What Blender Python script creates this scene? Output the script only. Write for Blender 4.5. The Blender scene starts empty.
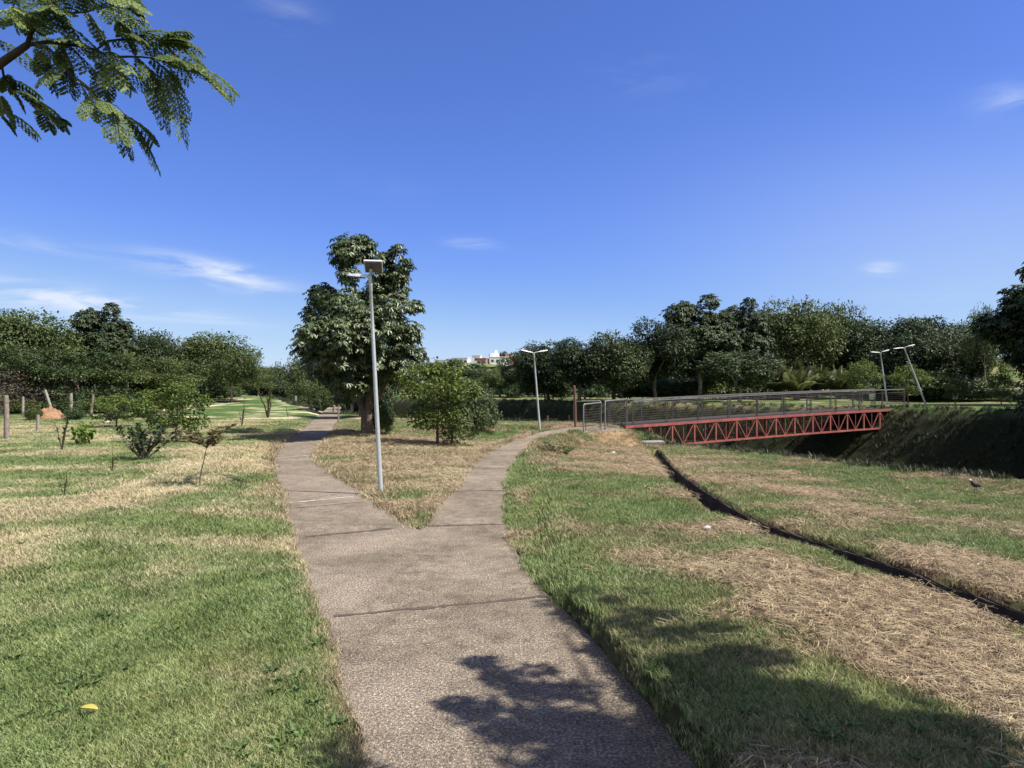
import bpy, math, random
import numpy as np
from mathutils import Vector, Matrix
sc = bpy.context.scene
C = sc.collection
R = math.radians
rng = np.random.default_rng(7)
random.seed(7)

# ---------------------------------------------------------------- camera
cam_d = bpy.data.cameras.new('camera')
cam = bpy.data.objects.new('camera', cam_d); C.objects.link(cam); sc.camera = cam
F, CX, CY, CAMZ = 700.0, 512.0, 388.0, 1.6
cam_d.sensor_width = 36; cam_d.lens = F/1024*36
cam_d.clip_start = .05; cam_d.clip_end = 6000
cam.location = (0, 0, CAMZ); cam.rotation_euler = (R(90)+math.atan((CY-384)/F), 0, 0)

# ---------------------------------------------------------------- sky and sun
ELEV, AZ = 55.0, 105.0
w = bpy.data.worlds.new("World"); sc.world = w; w.use_nodes = True
nt = w.node_tree; N = nt.nodes; L = nt.links
bg = N['Background']; bg.inputs[1].default_value = .067
sky = N.new('ShaderNodeTexSky'); sky.sky_type = 'NISHITA'; sky.sun_disc = False
sky.sun_elevation = R(ELEV); sky.sun_rotation = R(AZ)
sky.altitude = 900; sky.air_density = 1.0; sky.dust_density = .35; sky.ozone_density = 3.5
tc = N.new('ShaderNodeTexCoord')
def wmath(op, a, b=None, clamp=False):
    n = N.new('ShaderNodeMath'); n.operation = op; n.use_clamp = clamp
    for i, v in enumerate((a, b)):
        if v is None: continue
        if isinstance(v, (int, float)): n.inputs[i].default_value = v
        else: L.new(v, n.inputs[i])
    return n.outputs[0]
sep = N.new('ShaderNodeSeparateXYZ'); L.new(tc.outputs['Generated'], sep.inputs[0])
mp = N.new('ShaderNodeMapping'); mp.inputs['Rotation'].default_value = (0, R(-10), 0)
mp.inputs['Scale'].default_value = (5, 5, 26); L.new(tc.outputs['Generated'], mp.inputs[0])
cn = N.new('ShaderNodeTexNoise'); cn.inputs['Scale'].default_value = 1.4; cn.inputs['Detail'].default_value = 9
cn.inputs['Roughness'].default_value = .62; cn.inputs['Distortion'].default_value = .7
L.new(mp.outputs[0], cn.inputs[0])
def cloud_blob(px, py, rx, ry, amp):
    d = Vector(((px-CX)/F, 1, (CY-py)/F)); n = d.normalized()
    a, b = rx/F*n.y, ry/F*n.y
    dx = wmath('DIVIDE', wmath('SUBTRACT', sep.outputs[0], n.x), a)
    dz = wmath('DIVIDE', wmath('SUBTRACT', wmath('ADD', sep.outputs[2], wmath('MULTIPLY', wmath('SUBTRACT', sep.outputs[0], n.x), .12)), n.z), b)
    e = wmath('EXPONENT', wmath('MULTIPLY', wmath('ADD', wmath('MULTIPLY', dx, dx), wmath('MULTIPLY', dz, dz)), -1.0))
    return wmath('MULTIPLY', e, amp)
tot = None
for b in ((200, 264, 40, 7, 1.1), (228, 280, 50, 10, .95), (15, 294, 75, 15, 1.2), (150, 309, 70, 7, .9), (470, 243, 26, 6, .35),
          (882, 269, 12, 6, .9), (1015, 98, 24, 13, .45), (30, 243, 60, 8, .3), (285, 10, 30, 16, .16), (650, 80, 50, 18, .07), (390, 185, 40, 10, .05), (905, 290, 60, 10, .15)):
    o_ = cloud_blob(*b); tot = o_ if tot is None else wmath('ADD', tot, o_)
veil = None
for b in ((1010, 230, 260, 90, .20), (60, 325, 200, 40, .08), (512, 365, 900, 50, .16), (1000, 300, 240, 50, .10)):
    o_ = cloud_blob(*b); veil = o_ if veil is None else wmath('ADD', veil, o_)
nz = N.new('ShaderNodeMapRange'); L.new(cn.outputs['Fac'], nz.inputs[0]); nz.inputs[1].default_value = .40; nz.inputs[2].default_value = .68
fac = wmath('MULTIPLY', wmath('ADD', wmath('MULTIPLY', tot, nz.outputs[0]), veil), wmath('GREATER_THAN', sep.outputs[1], 0.0), clamp=True)
tint = N.new('ShaderNodeMix'); tint.data_type = 'RGBA'; tint.blend_type = 'MULTIPLY'; tint.inputs[0].default_value = 1
L.new(sky.outputs[0], tint.inputs[6]); tint.inputs[7].default_value = (.97, 1.0, 1.16, 1)
hs = N.new('ShaderNodeHueSaturation'); hs.inputs['Saturation'].default_value = 1.08; L.new(tint.outputs[2], hs.inputs['Color'])
cm = N.new('ShaderNodeMix'); cm.data_type = 'RGBA'; L.new(fac, cm.inputs[0])
gm_ = N.new('ShaderNodeGamma'); gm_.inputs[1].default_value = .9; L.new(hs.outputs[0], gm_.inputs[0])
t2 = N.new('ShaderNodeMix'); t2.data_type = 'RGBA'; t2.blend_type = 'MULTIPLY'; t2.inputs[0].default_value = 1
L.new(gm_.outputs[0], t2.inputs[6]); t2.inputs[7].default_value = (.86, .92, 1.30, 1)
sc_ = N.new('ShaderNodeSeparateColor'); L.new(t2.outputs[2], sc_.inputs[0]); cc_ = N.new('ShaderNodeCombineColor')
smn = N.new('ShaderNodeMath'); smn.operation = 'SMOOTH_MIN'; L.new(sc_.outputs[2], smn.inputs[0]); smn.inputs[1].default_value = 6.5; smn.inputs[2].default_value = 1.2
L.new(sc_.outputs[0], cc_.inputs[0]); L.new(sc_.outputs[1], cc_.inputs[1]); L.new(smn.outputs[0], cc_.inputs[2])
# unseen white cloud added behind the camera to brighten and neutralise the shade
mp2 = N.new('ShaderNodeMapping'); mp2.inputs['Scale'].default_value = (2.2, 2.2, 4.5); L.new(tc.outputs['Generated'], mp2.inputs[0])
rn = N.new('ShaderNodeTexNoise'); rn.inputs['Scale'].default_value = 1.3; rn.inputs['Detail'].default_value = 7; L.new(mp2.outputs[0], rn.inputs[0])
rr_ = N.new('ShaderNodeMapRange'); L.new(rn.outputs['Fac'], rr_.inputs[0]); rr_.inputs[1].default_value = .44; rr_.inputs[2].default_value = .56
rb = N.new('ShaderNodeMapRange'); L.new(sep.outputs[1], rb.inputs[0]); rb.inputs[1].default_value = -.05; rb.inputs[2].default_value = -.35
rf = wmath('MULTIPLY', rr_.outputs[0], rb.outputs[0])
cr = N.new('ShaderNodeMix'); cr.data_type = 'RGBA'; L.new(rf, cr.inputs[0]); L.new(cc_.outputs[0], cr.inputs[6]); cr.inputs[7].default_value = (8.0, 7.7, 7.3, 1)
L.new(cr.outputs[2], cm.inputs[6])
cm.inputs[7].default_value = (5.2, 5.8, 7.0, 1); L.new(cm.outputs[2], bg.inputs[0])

sd = bpy.data.lights.new('sun', 'SUN'); sd.energy = 4.4; sd.angle = R(.53); sd.color = (1, .955, .88)
sun = bpy.data.objects.new('sun', sd); C.objects.link(sun)
SV = Vector((math.cos(R(ELEV))*math.sin(R(AZ)), math.cos(R(ELEV))*math.cos(R(AZ)), math.sin(R(ELEV))))
sun.rotation_euler = (-SV).to_track_quat('-Z', 'Y').to_euler(); sun.location = (30, -20, 30)
sc.view_settings.view_transform = 'Standard'; sc.view_settings.look = 'None'
sc.view_settings.exposure = 1.1; sc.view_settings.gamma = 1; sc.view_settings.use_curve_mapping = False
try:
    sc.cycles.max_bounces = 6; sc.cycles.transparent_max_bounces = 4; sc.cycles.caustics_reflective = False; sc.cycles.caustics_refractive = False
except Exception: pass

# ---------------------------------------------------------------- noise and terrain functions
def ss(a, b, x):
    t = np.clip((x-a)/(b-a), 0, 1); return t*t*(3-2*t)
def _h(ix, iy, s):
    n = (ix*374761393 + iy*668265263 + s*1274126177) & 0x7fffffff
    n = ((n ^ (n >> 13))*1103515245) & 0x7fffffff
    return ((n ^ (n >> 16)) & 0xffff)/65535.0
def vnoise(x, y, s=0):
    x = np.asarray(x, float); y = np.asarray(y, float)
    ix = np.floor(x).astype(np.int64); iy = np.floor(y).astype(np.int64)
    fx = x-ix; fy = y-iy; fx = fx*fx*(3-2*fx); fy = fy*fy*(3-2*fy)
    return (_h(ix, iy, s)*(1-fx)+_h(ix+1, iy, s)*fx)*(1-fy) + (_h(ix, iy+1, s)*(1-fx)+_h(ix+1, iy+1, s)*fx)*fy
def fbm(x, y, s=0, o=4):
    v = 0; a = .5; t = 0
    for k in range(o):
        v = v + a*vnoise(np.asarray(x)*2**k+k*17.3, np.asarray(y)*2**k-k*9.1, s+k); t += a; a *= .55
    return v/t
# bridge / creek frame
A0 = np.array([5.14, 30.0]); BN = np.array([.896, .443]); BT = np.array([.443, -.896]); BL = 18.7
def creek_cs(x, y):
    dx, dy = x-A0[0], y-A0[1]
    c = dx*BN[0]+dy*BN[1]; s = dx*BT[0]+dy*BT[1]
    sh = 10*np.tanh(np.maximum(-s, 0)*.75/10)
    wob = .7*(fbm(s*.25, s*0+3, 5, 2)-.5)*ss(1, 5, np.abs(s))
    return c+sh+wob, s
def H0(x, y):
    x = np.asarray(x, float); y = np.asarray(y, float)
    c, s = creek_cs(x, y)
    near = -.66*ss(-.75, 1.2, s)*ss(-14, -1, c)
    near = near + .10*(fbm(x*.35, y*.35, 11, 3)-.5)*ss(3, 9, y)*(1-np.exp(-((x+.5)/1.5)**2))
    near = near + .10*np.exp(-(((x-2.6)/1.3)**2+((y-25)/3.0)**2))
    near = near + .15*ss(0, 1, (-(x+.56+.27*(y-3))-.3)/2.2)*ss(3, 7, y)*(1-ss(16, 24, y))
    near = near + .8*ss(28, 60, y)*ss(-2, -22, x)
    bed = -3.0
    far = .62 + .25*(fbm(x*.1, y*.1, 3, 2)-.5) + .6*ss(30, 48, c)*ss(8, 20, x)
    z = np.where(c < 8, near + (bed-near)*ss(0, 6.5, c), bed + (far-bed)*ss(13.5, 17.5, c))
    z = z + .16*(fbm(x*.9, y*.9, 21, 3)-.5)*ss(0, 1.5, c)*(1-ss(16.5, 17.5, c))
    r = np.hypot(x, y)
    hill = 10.5*ss(170, 360, r)*np.exp(-((x/np.maximum(y, 1)+.06)/.13)**2)*(y > 0) + 3.2*ss(120, 330, r)
    return z + hill + 3.4*np.exp(-((x-56)/15)**2-((y-80)/11)**2)
def G(px, py, h=None):
    dx, dz = (px-CX)/F, (CY-py)/F
    t = 1.0
    for _ in range(6000):
        z = CAMZ+dz*t; g = float(H0(dx*t, t)) if h is None else h
        if z <= g: break
        t += max(.004, (z-g)*.25*min(1, 1/max(.02, abs(dz)))*.3)
        if t > 800: break
    return (dx*t, t)
def PW(px, py, d): return Vector(((px-CX)/F*d, d, CAMZ+(CY-py)/F*d))

# path outline, traced once on flat ground
pl = [(378,768),(340,670),(318,612),(303,575),(291,530),(281,500),(273,470),(272,456),(279,446),(290,437),(302,429),(311,421.5),(318,416)]
pr_left = [(337,416),(339,422),(335,431),(323,443),(314,452),(315,461),(328,472),(352,485),(385,508),(405,524),(415,529)]
pm = [(421,529.5),(429,522),(438,505),(455,485),(468,468),(478,458),(499,446),(520,438.5),(540,432),(560,428.5),(590,426.3),(604,426)]
pr = [(628,430.5),(600,431.6),(583,433.2),(566,436.5),(545,442),(527,451),(513,464),(506,480),(504,505),(509,532),(522,562),(541,588),(566,613),(600,652),(648,703),(705,768)]
def gz(p): 
    d = CAMZ*F/(p[1]-CY); return ((p[0]-CX)/F*d, d)
def chaikin(pts, n=2):
    for _ in range(n):
        o = [pts[0]]
        for a, b in zip(pts[:-1], pts[1:]):
            o += [(a[0]*.75+b[0]*.25, a[1]*.75+b[1]*.25), (a[0]*.25+b[0]*.75, a[1]*.25+b[1]*.75)]
        pts = o+[pts[-1]]
    return pts
Lp = [(-.3, -8), (-.32, 0)]+[gz(p) for p in pl]+[(-12.2, 45), (-13.4, 50), (-15.2, 58)]
Ml = [(-14.2, 59), (-12.3, 50), (-11.0, 45)]+[gz(p) for p in pr_left]
Mr = [gz(p) for p in pm]
Rr = [gz(p) for p in pr]+[(1.15, 0), (1.2, -8)]
PATH = chaikin(Lp)+chaikin(Ml)+chaikin(Mr)+chaikin(Rr)
def wobble(pts):
    o = []
    for a, b in zip(pts, pts[1:]+pts[:1]):
        L_ = math.hypot(b[0]-a[0], b[1]-a[1]); dd = math.hypot(a[0], a[1])
        n = max(1, int(L_/max(.06, dd*.02)))
        for k in range(n):
            x = a[0]+(b[0]-a[0])*k/n; y = a[1]+(b[1]-a[1])*k/n
            nn = (float(vnoise(x*4, y*4, 31))-.5)*.035+(float(vnoise(x*1.1, y*1.1, 33))-.5)*.05
            o.append((x+nn, y+nn*.4))
    return o
PATH = wobble(PATH)
PA = np.array(PATH)
def seg_dist(x, y, pts, closed):
    x = np.asarray(x, float).ravel(); y = np.asarray(y, float).ravel()
    best = np.full(x.shape, 1e9); P = list(pts)+([pts[0]] if closed else [])
    for a, b in zip(P[:-1], P[1:]):
        ax, ay, bx, by = a[0], a[1], b[0], b[1]
        dx, dy = bx-ax, by-ay; l2 = dx*dx+dy*dy+1e-12
        t = np.clip(((x-ax)*dx+(y-ay)*dy)/l2, 0, 1)
        best = np.minimum(best, (x-ax-t*dx)**2+(y-ay-t*dy)**2)
    return np.sqrt(best)
def inside(x, y, pts):
    x = np.asarray(x, float).ravel(); y = np.asarray(y, float).ravel()
    ins = np.zeros(x.shape, bool); n = len(pts)
    for i in range(n):
        x1, y1 = pts[i]; x2, y2 = pts[(i+1) % n]
        if y1 == y2: continue
        c_ = ((y1 > y) != (y2 > y)) & (x < (x2-x1)*(y-y1)/(y2-y1)+x1); ins ^= c_
    return ins
PSIMP = [PATH[i] for i in range(0, len(PATH), 1)]
def path_sd(x, y):
    """signed distance to the path outline, negative inside"""
    sh = np.shape(x); x = np.asarray(x, float).ravel(); y = np.asarray(y, float).ravel()
    out = np.full(x.shape, 50.0)
    m = (x > -19) & (x < 7) & (y > -9) & (y < 61)
    if m.any():
        d = seg_dist(x[m], y[m], PSIMP, True); i = inside(x[m], y[m], PSIMP)
        out[m] = np.where(i, -d, d)
    return out.reshape(sh)
DR_px = [(1040,640),(1000,621),(960,604),(920,590),(880,574),(840,560),(800,546),(760,532),(730,520),(703,501),(683,486),(668,471),(659,460),(654,452),(651,446),(650,442)]
DR = [(8.5, -3), (6.0, .8), (4.6, 3.2)]+[G(*p) for p in DR_px]
DR = chaikin(DR, 2)
def drain_d(x, y):
    sh = np.shape(x); x = np.asarray(x, float).ravel(); y = np.asarray(y, float).ravel()
    out = np.full(x.shape, 50.0); m = (x > 1.5) & (x < 9.5) & (y > -4) & (y < 26)
    if m.any(): out[m] = seg_dist(x[m], y[m], DR, False)
    return out.reshape(sh)
def Hfull(x, y, sd=None, dd=None):
    z = H0(x, y)
    if sd is None: sd = path_sd(x, y)
    if dd is None: dd = drain_d(x, y)
    rightside = ss(.2, .6, x-y*.0)*(y < 24)   # lawn right of the walk stands a little higher than it
    lip = .15*rightside*ss(0.0, .05, sd)*(1-.5*ss(.3, 2.5, sd)) + .012*ss(0, .05, sd)
    blend = ss(0, .8, sd)
    z = np.where(sd < 50, z*blend + lip, z)
    z = np.where(sd < .012, -.07, z)
    z = np.where(dd < .20, z-.5, z)
    return z

# dryness map: world-space patches
def ell(px, py, rx, ry, v):
    x, y = G(px, py); return (x, y, rx*y/F, ry*y*y/(F*CAMZ), v)
DRY = [ell(*e) for e in ((60,515,110,28,.5),(10,560,60,20,.5),(150,500,60,12,.45),(215,452,55,8,.8),(60,455,60,6,.5),(130,482,60,7,.5),(40,612,50,14,.25),(25,470,40,6,.5),
    (100,660,24,10,.35),(70,725,22,12,.5),(160,700,16,12,.3),(30,705,40,10,.3),(185,465,40,6,.6),(262,420,40,4,.8),
    (620,465,75,24,.85),(600,445,60,12,.7),(560,480,22,18,.4),(700,585,60,24,.5),(640,580,40,14,.6),(650,545,45,12,.4),(570,520,30,8,.6),(760,640,30,12,.3),
    (860,620,150,42,1.0),(720,588,60,16,.9),(790,600,90,26,1.0),(1000,690,120,60,1.0),(600,480,60,14,.5),(525,500,10,14,.6),(545,470,20,8,.6),(960,690,120,50,1.0),(760,575,60,18,.8),(1020,740,60,40,.9),(880,665,90,35,.75),(740,530,40,12,.6),(690,505,30,14,.6),
    (740,492,80,16,.75),(860,525,80,22,.8),(950,570,80,28,.95),(690,470,40,10,.6),(800,500,60,14,.7),(1020,600,60,20,.9),(900,497,40,7,.4),(960,478,60,3,.6),
    (525,600,10,10,.5),(520,540,10,20,.4),(540,610,14,14,.4))]
GRN = [ell(*e) for e in ((570,510,40,36,.9),(650,525,80,16,.95),(600,560,50,20,.6),(760,556,40,6,.6),(690,620,60,14,.4),(600,600,30,22,.6),(880,480,110,9,.7),(960,510,60,16,.7),(720,452,70,6,.6),
    (418,485,22,4,.7),(410,513,8,4,.5),(700,665,50,16,.6),(800,730,120,30,.5),(900,545,40,10,.5),(430,430,70,5,.5),(255,480,22,30,.6),(250,430,30,5,.7))]
def dryness(x, y):
    n = fbm(x*.8, y*.5, 41, 5); n2 = fbm(x*3.1, y*3.1, 43, 4)
    base = .06+.24*(x > .6)
    isl = (x > -6.5-.14*(y-16)) & (x < -1+.13*(y-10)) & (y > 8.2) & (y < 33)
    isl = isl & (path_sd(x, y) > 0)
    left = x < -1.0
    base = np.where(isl, .82-.55*ss(22, 28, y), base)
    base = np.where((~isl) & (y > 18) & left, .26, base)
    base = np.where((x > 1) & (y > 14), .40, base)
    d = base
    for (ex, ey, rx, ry, v) in DRY: 
        g = np.exp(-(((x-ex)/rx)**2+((y-ey)/ry)**2)**1.5); d = np.maximum(d, v*g)
    for (ex, ey, rx, ry, v) in GRN:
        g = np.exp(-(((x-ex)/rx)**2+((y-ey)/ry)**2)**1.5); d = d*(1-v*g)
    st = fbm((x*.8+y*.6)*.45, (y*.85-x*.35)*1.9, 47, 5)   # mowing streaks
    d = d + (n-.5)*1.25 + (n2-.5)*.55 + np.where(left, (st-.5)*1.9, (st-.5)*1.5)*ss(4, 8, y)
    c, s = creek_cs(x, y)
    d = np.where((c > 1.0) & (c < 17), .45+(n-.5)*1.6, d)
    d = np.where(c >= 17, .35+(n-.5), d)
    return np.clip(d, 0, 1)

# ---------------------------------------------------------------- materials
def new_mat(name, rough=.9, spec=.2):
    m = bpy.data.materials.new(name); m.use_nodes = True
    b = m.node_tree.nodes['Principled BSDF']; b.inputs['Roughness'].default_value = rough
    b.inputs['Specular IOR Level'].default_value = spec
    return m, m.node_tree, b
def nd(nt, t, **kw):
    n = nt.nodes.new(t)
    for k, v in kw.items(): setattr(n, k, v)
    return n
def ramp(nt, fac, stops):
    r = nt.nodes.new('ShaderNodeValToRGB'); e = r.color_ramp.elements
    while len(e) < len(stops): e.new(.5)
    for i, (p, c) in enumerate(stops):
        e[i].position = p; e[i].color = (c[0], c[1], c[2], 1)
    nt.links.new(fac, r.inputs[0]); return r.outputs[0]
def noise(nt, scale, detail=4, rough=.6, vec=None, dist=0):
    n = nt.nodes.new('ShaderNodeTexNoise'); n.inputs['Scale'].default_value = scale
    n.inputs['Detail'].default_value = detail; n.inputs['Roughness'].default_value = rough; n.inputs['Distortion'].default_value = dist
    if vec is not None: nt.links.new(vec, n.inputs[0])
    return n.outputs['Fac']
def mix(nt, fac, a, b, mode='MIX'):
    n = nt.nodes.new('ShaderNodeMix'); n.data_type = 'RGBA'; n.blend_type = mode
    for i, v in ((0, fac), (6, a), (7, b)):
        if isinstance(v, (int, float)): n.inputs[i].default_value = v
        elif isinstance(v, tuple): n.inputs[i].default_value = (v[0], v[1], v[2], 1)
        else: nt.links.new(v, n.inputs[i])
    return n.outputs[2]
def bump(nt, b, h, strength, dist):
    n = nt.nodes.new('ShaderNodeBump'); n.inputs['Strength'].default_value = strength; n.inputs['Distance'].default_value = dist
    nt.links.new(h, n.inputs['Height']); nt.links.new(n.outputs[0], b.inputs['Normal'])
def mapr(nt, v, a, b, c=0, d=1):
    n = nt.nodes.new('ShaderNodeMapRange'); nt.links.new(v, n.inputs[0])
    for i, q in enumerate((a, b, c, d)): n.inputs[i+1].default_value = q
    return n.outputs[0]
def simple_mat(name, col, rough=.8, spec=.3, var=.25, scale=8, bmp=.0, metallic=0):
    m, t, b = new_mat(name, rough, spec); b.inputs['Metallic'].default_value = metallic
    g = t.nodes.new('ShaderNodeTexCoord').outputs['Object']
    f = noise(t, scale, 6, .65, g)
    c = ramp(t, f, [(.3, tuple(q*(1-var) for q in col)), (.7, tuple(min(1, q*(1+var)) for q in col))])
    t.links.new(c, b.inputs['Base Color'])
    if bmp: bump(t, b, noise(t, scale*5, 5, .6, g), bmp, .01)
    return m

GREEN = [(.0, (.012, .028, .008)), (.28, (.056, .102, .026)), (.58, (.146, .206, .064)), (1, (.30, .36, .16))]
STRAW_T = (.38, .262, .148); STRAW_C = (.62, .54, .32); SOIL = (.12, .085, .055)
def ground_material():
    m, t, b = new_mat('lawn_ground', .95, .1)
    gp = t.nodes.new('ShaderNodeNewGeometry').outputs['Position']
    a = nd(t, 'ShaderNodeAttribute', attribute_name='dry').outputs['Fac']
    tn = nd(t, 'ShaderNodeAttribute', attribute_name='tan').outputs['Fac']
    near = nd(t, 'ShaderNodeAttribute', attribute_name='near').outputs['Fac']
    f1 = noise(t, 26, 6, .75, gp); f2 = noise(t, 3.0, 5, .6, gp); f3 = noise(t, 90, 3, .7, gp)
    mm = t.nodes.new('ShaderNodeMath'); mm.operation = 'MULTIPLY_ADD'; t.links.new(f1, mm.inputs[0]); mm.inputs[1].default_value = 1.1
    t.links.new(mapr(t, f2, 0, 1, -.55, .0), mm.inputs[2])
    g = ramp(t, mm.outputs[0], GREEN)
    s = mix(t, tn, STRAW_C, STRAW_T)
    s = mix(t, mapr(t, f3, .3, .7), mix(t, .55, s, SOIL), s)
    da = t.nodes.new('ShaderNodeMath'); da.operation = 'ADD'; t.links.new(a, da.inputs[0]); t.links.new(mapr(t, f1, .3, .7, -.3, .3), da.inputs[1])
    c = mix(t, mapr(t, da.outputs[0], .3, .75), g, s)
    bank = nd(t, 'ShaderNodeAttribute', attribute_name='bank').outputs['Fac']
    c = mix(t, bank, c, mix(t, mapr(t, f1, .42, .62), (.010, .016, .006), (.036, .036, .016)))  # creek banks coloured extra dark, standing in for the shade on them
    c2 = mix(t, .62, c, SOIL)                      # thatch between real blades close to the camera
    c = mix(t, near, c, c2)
    t.links.new(c, b.inputs['Base Color'])
    bump(t, b, f1, .9, .05)
    return m
def blade_material(name, straw):
    m, t, b = new_mat(name, .75, .25)
    gp = t.nodes.new('ShaderNodeNewGeometry').outputs['Position']
    dry = nd(t, 'ShaderNodeAttribute', attribute_name='dry', attribute_type='INSTANCER').outputs['Fac']
    tn = nd(t, 'ShaderNodeAttribute', attribute_name='tan', attribute_type='INSTANCER').outputs['Fac']
    tone = nd(t, 'ShaderNodeAttribute', attribute_name='tone').outputs['Fac']
    f2 = noise(t, 2.2, 4, .6, gp)
    mm = t.nodes.new('ShaderNodeMath'); mm.operation = 'MULTIPLY_ADD'; t.links.new(tone, mm.inputs[0]); mm.inputs[1].default_value = .75
    t.links.new(mapr(t, f2, .3, .7, -.1, .35), mm.inputs[2])
    g = ramp(t, mm.outputs[0], GREEN)
    s = mix(t, tn, STRAW_C, STRAW_T)
    s = mix(t, tone, mix(t, .65, s, SOIL), mix(t, .4, s, (.70, .60, .38)))
    f9 = noise(t, 11, 5, .7, gp)
    ft = t.nodes.new('ShaderNodeMath'); ft.operation = 'MULTIPLY'; t.links.new(mapr(t, f9, .40, .58, .85, 0), ft.inputs[0]); t.links.new(mapr(t, tn, .15, .6, .25, 1), ft.inputs[1])
    s = mix(t, ft.outputs[0], s, (.12, .08, .05))
    if straw: col = s
    else:
        fy = noise(t, .9, 4, .6, gp)
        g = mix(t, mapr(t, fy, .42, .66, 0, .28), g, mix(t, tone, (.12, .115, .03), (.42, .40, .14)))
        q = t.nodes.new('ShaderNodeMath'); q.operation = 'MULTIPLY_ADD'; t.links.new(tone, q.inputs[0]); q.inputs[1].default_value = .6; t.links.new(dry, q.inputs[2])
        col = mix(t, mapr(t, q.outputs[0], .52, 1.08), g, s)
    t.links.new(col, b.inputs['Base Color'])
    tr = t.nodes.new('ShaderNodeBsdfTranslucent'); t.links.new(col, tr.inputs[0])
    ms = t.nodes.new('ShaderNodeMixShader'); ms.inputs[0].default_value = .14
    out = t.nodes['Material Output']; t.links.new(b.outputs[0], ms.inputs[1]); t.links.new(tr.outputs[0], ms.inputs[2]); t.links.new(ms.outputs[0], out.inputs[0])
    return m
def leaf_material(name, c1, c2, trans=.25, rough=.55, spec=.35):
    m, t, b = new_mat(name, rough, spec)
    tone = nd(t, 'ShaderNodeAttribute', attribute_name='tone').outputs['Fac']
    oi = t.nodes.new('ShaderNodeObjectInfo').outputs['Random']
    col = mix(t, tone, c1, c2)
    hsv = t.nodes.new('ShaderNodeHueSaturation'); t.links.new(col, hsv.inputs['Color'])
    t.links.new(mapr(t, oi, 0, 1, .8, 1.25), hsv.inputs['Value']); t.links.new(mapr(t, oi, 0, 1, .515, .485), hsv.inputs['Hue'])
    t.links.new(hsv.outputs[0], b.inputs['Base Color'])
    tr = t.nodes.new('ShaderNodeBsdfTranslucent'); t.links.new(hsv.outputs[0], tr.inputs[0])
    ms = t.nodes.new('ShaderNodeMixShader'); ms.inputs[0].default_value = trans
    out = t.nodes['Material Output']; t.links.new(b.outputs[0], ms.inputs[1]); t.links.new(tr.outputs[0], ms.inputs[2]); t.links.new(ms.outputs[0], out.inputs[0])
    return m
M = {}
M['weed_leaf'] = leaf_material('weed_leaf', (.035, .07, .014), (.10, .16, .04), .2)
M['ground'] = ground_material(); M['blade'] = blade_material('grass_blade', False); M['straw'] = blade_material('straw_stalk', True)
M['leaf_dark'] = leaf_material('leaf_dark', (.012, .024, .007), (.062, .088, .028))
M['leaf_mid'] = leaf_material('leaf_mid', (.025, .045, .011), (.105, .135, .036))
M['leaf_grey'] = leaf_material('leaf_grey', (.022, .038, .013), (.098, .130, .052))
M['leaf_bright'] = leaf_material('leaf_bright', (.045, .078, .013), (.135, .18, .036), .3)
M['leaf_lime'] = leaf_material('leaf_lime', (.07, .12, .015), (.20, .27, .05), .3)
M['leaf_main'] = leaf_material('leaf_main', (.022, .042, .013), (.112, .145, .058), .2, .42, .5)
M['leaf_brown'] = leaf_material('leaf_brown', (.09, .075, .03), (.18, .15, .07), .25)
M['leaf_pinnate'] = leaf_material('leaf_pinnate', (.06, .10, .025), (.19, .25, .07), .4)
M['leaf_bare'] = leaf_material('leaf_bare', (.05, .042, .03), (.11, .09, .065), .1)
M['palm'] = leaf_material('palm_frond', (.05, .075, .02), (.15, .17, .06), .3, .45, .5)
M['bark'] = simple_mat('bark', (.13, .10, .075), .9, .1, .4, 9, .6)
M['bark_pale'] = simple_mat('bark_pale', (.30, .25, .20), .9, .1, .3, 7, .5)
M['bark_dark'] = simple_mat('bark_dark', (.06, .045, .035), .9, .1, .4, 9, .6)
M['galv'] = simple_mat('galvanised_steel', (.46, .48, .48), .42, .5, .12, 14, 0, .35)
M['lamp_white'] = simple_mat('lamp_white', (.72, .73, .74), .4, .5, .05, 5)
M['lamp_dark'] = simple_mat('lamp_dark', (.07, .07, .08), .45, .5, .2, 30)
M['rail'] = simple_mat('rail_grey_paint', (.065, .058, .056), .5, .45, .3, 12, .1, .2)
M['red'] = simple_mat('red_paint', (.27, .080, .068), .6, .35, .3, 5, .15)
M['red_dark'] = simple_mat('red_brown_paint', (.14, .065, .05), .7, .3, .3, 8, .2)
def painted_red():
    m, t, b = new_mat('red_paint', .62, .35)
    g = t.nodes.new('ShaderNodeTexCoord').outputs['Object']
    c = ramp(t, noise(t, 2.2, 6, .7, g), [(.3, (.19, .055, .045)), (.52, (.29, .085, .07)), (.75, (.36, .14, .12))])
    c = mix(t, mapr(t, noise(t, 7, 6, .75, g), .56, .70), c, (.10, .045, .028))
    t.links.new(c, b.inputs['Base Color']); bump(t, b, noise(t, 40, 4, .6, g), .2, .005); return m
M['red'] = painted_red()
M['rail_top'] = simple_mat('rail_top_grey', (.16, .15, .15), .5, .45, .2, 12, .1, .2)
M['deck'] = simple_mat('deck_steel', (.045, .035, .032), .8, .2, .3, 4, .2)
M['wood'] = simple_mat('weathered_wood', (.22, .18, .15), .9, .15, .4, 12, .6)
M['wood_pale'] = simple_mat('pale_weathered_wood', (.25, .225, .19), .9, .15, .3, 12, .5)
M['conc_slab'] = simple_mat('slab_concrete', (.20, .185, .165), .9, .15, .25, 7, .4)
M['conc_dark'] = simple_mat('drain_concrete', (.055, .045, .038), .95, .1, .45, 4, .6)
M['soil'] = simple_mat('orange_soil', (.24, .14, .08), .95, .1, .5, 4, .9)
M['white'] = simple_mat('white_plastic', (.55, .55, .54), .5, .4, .08, 10)
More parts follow.
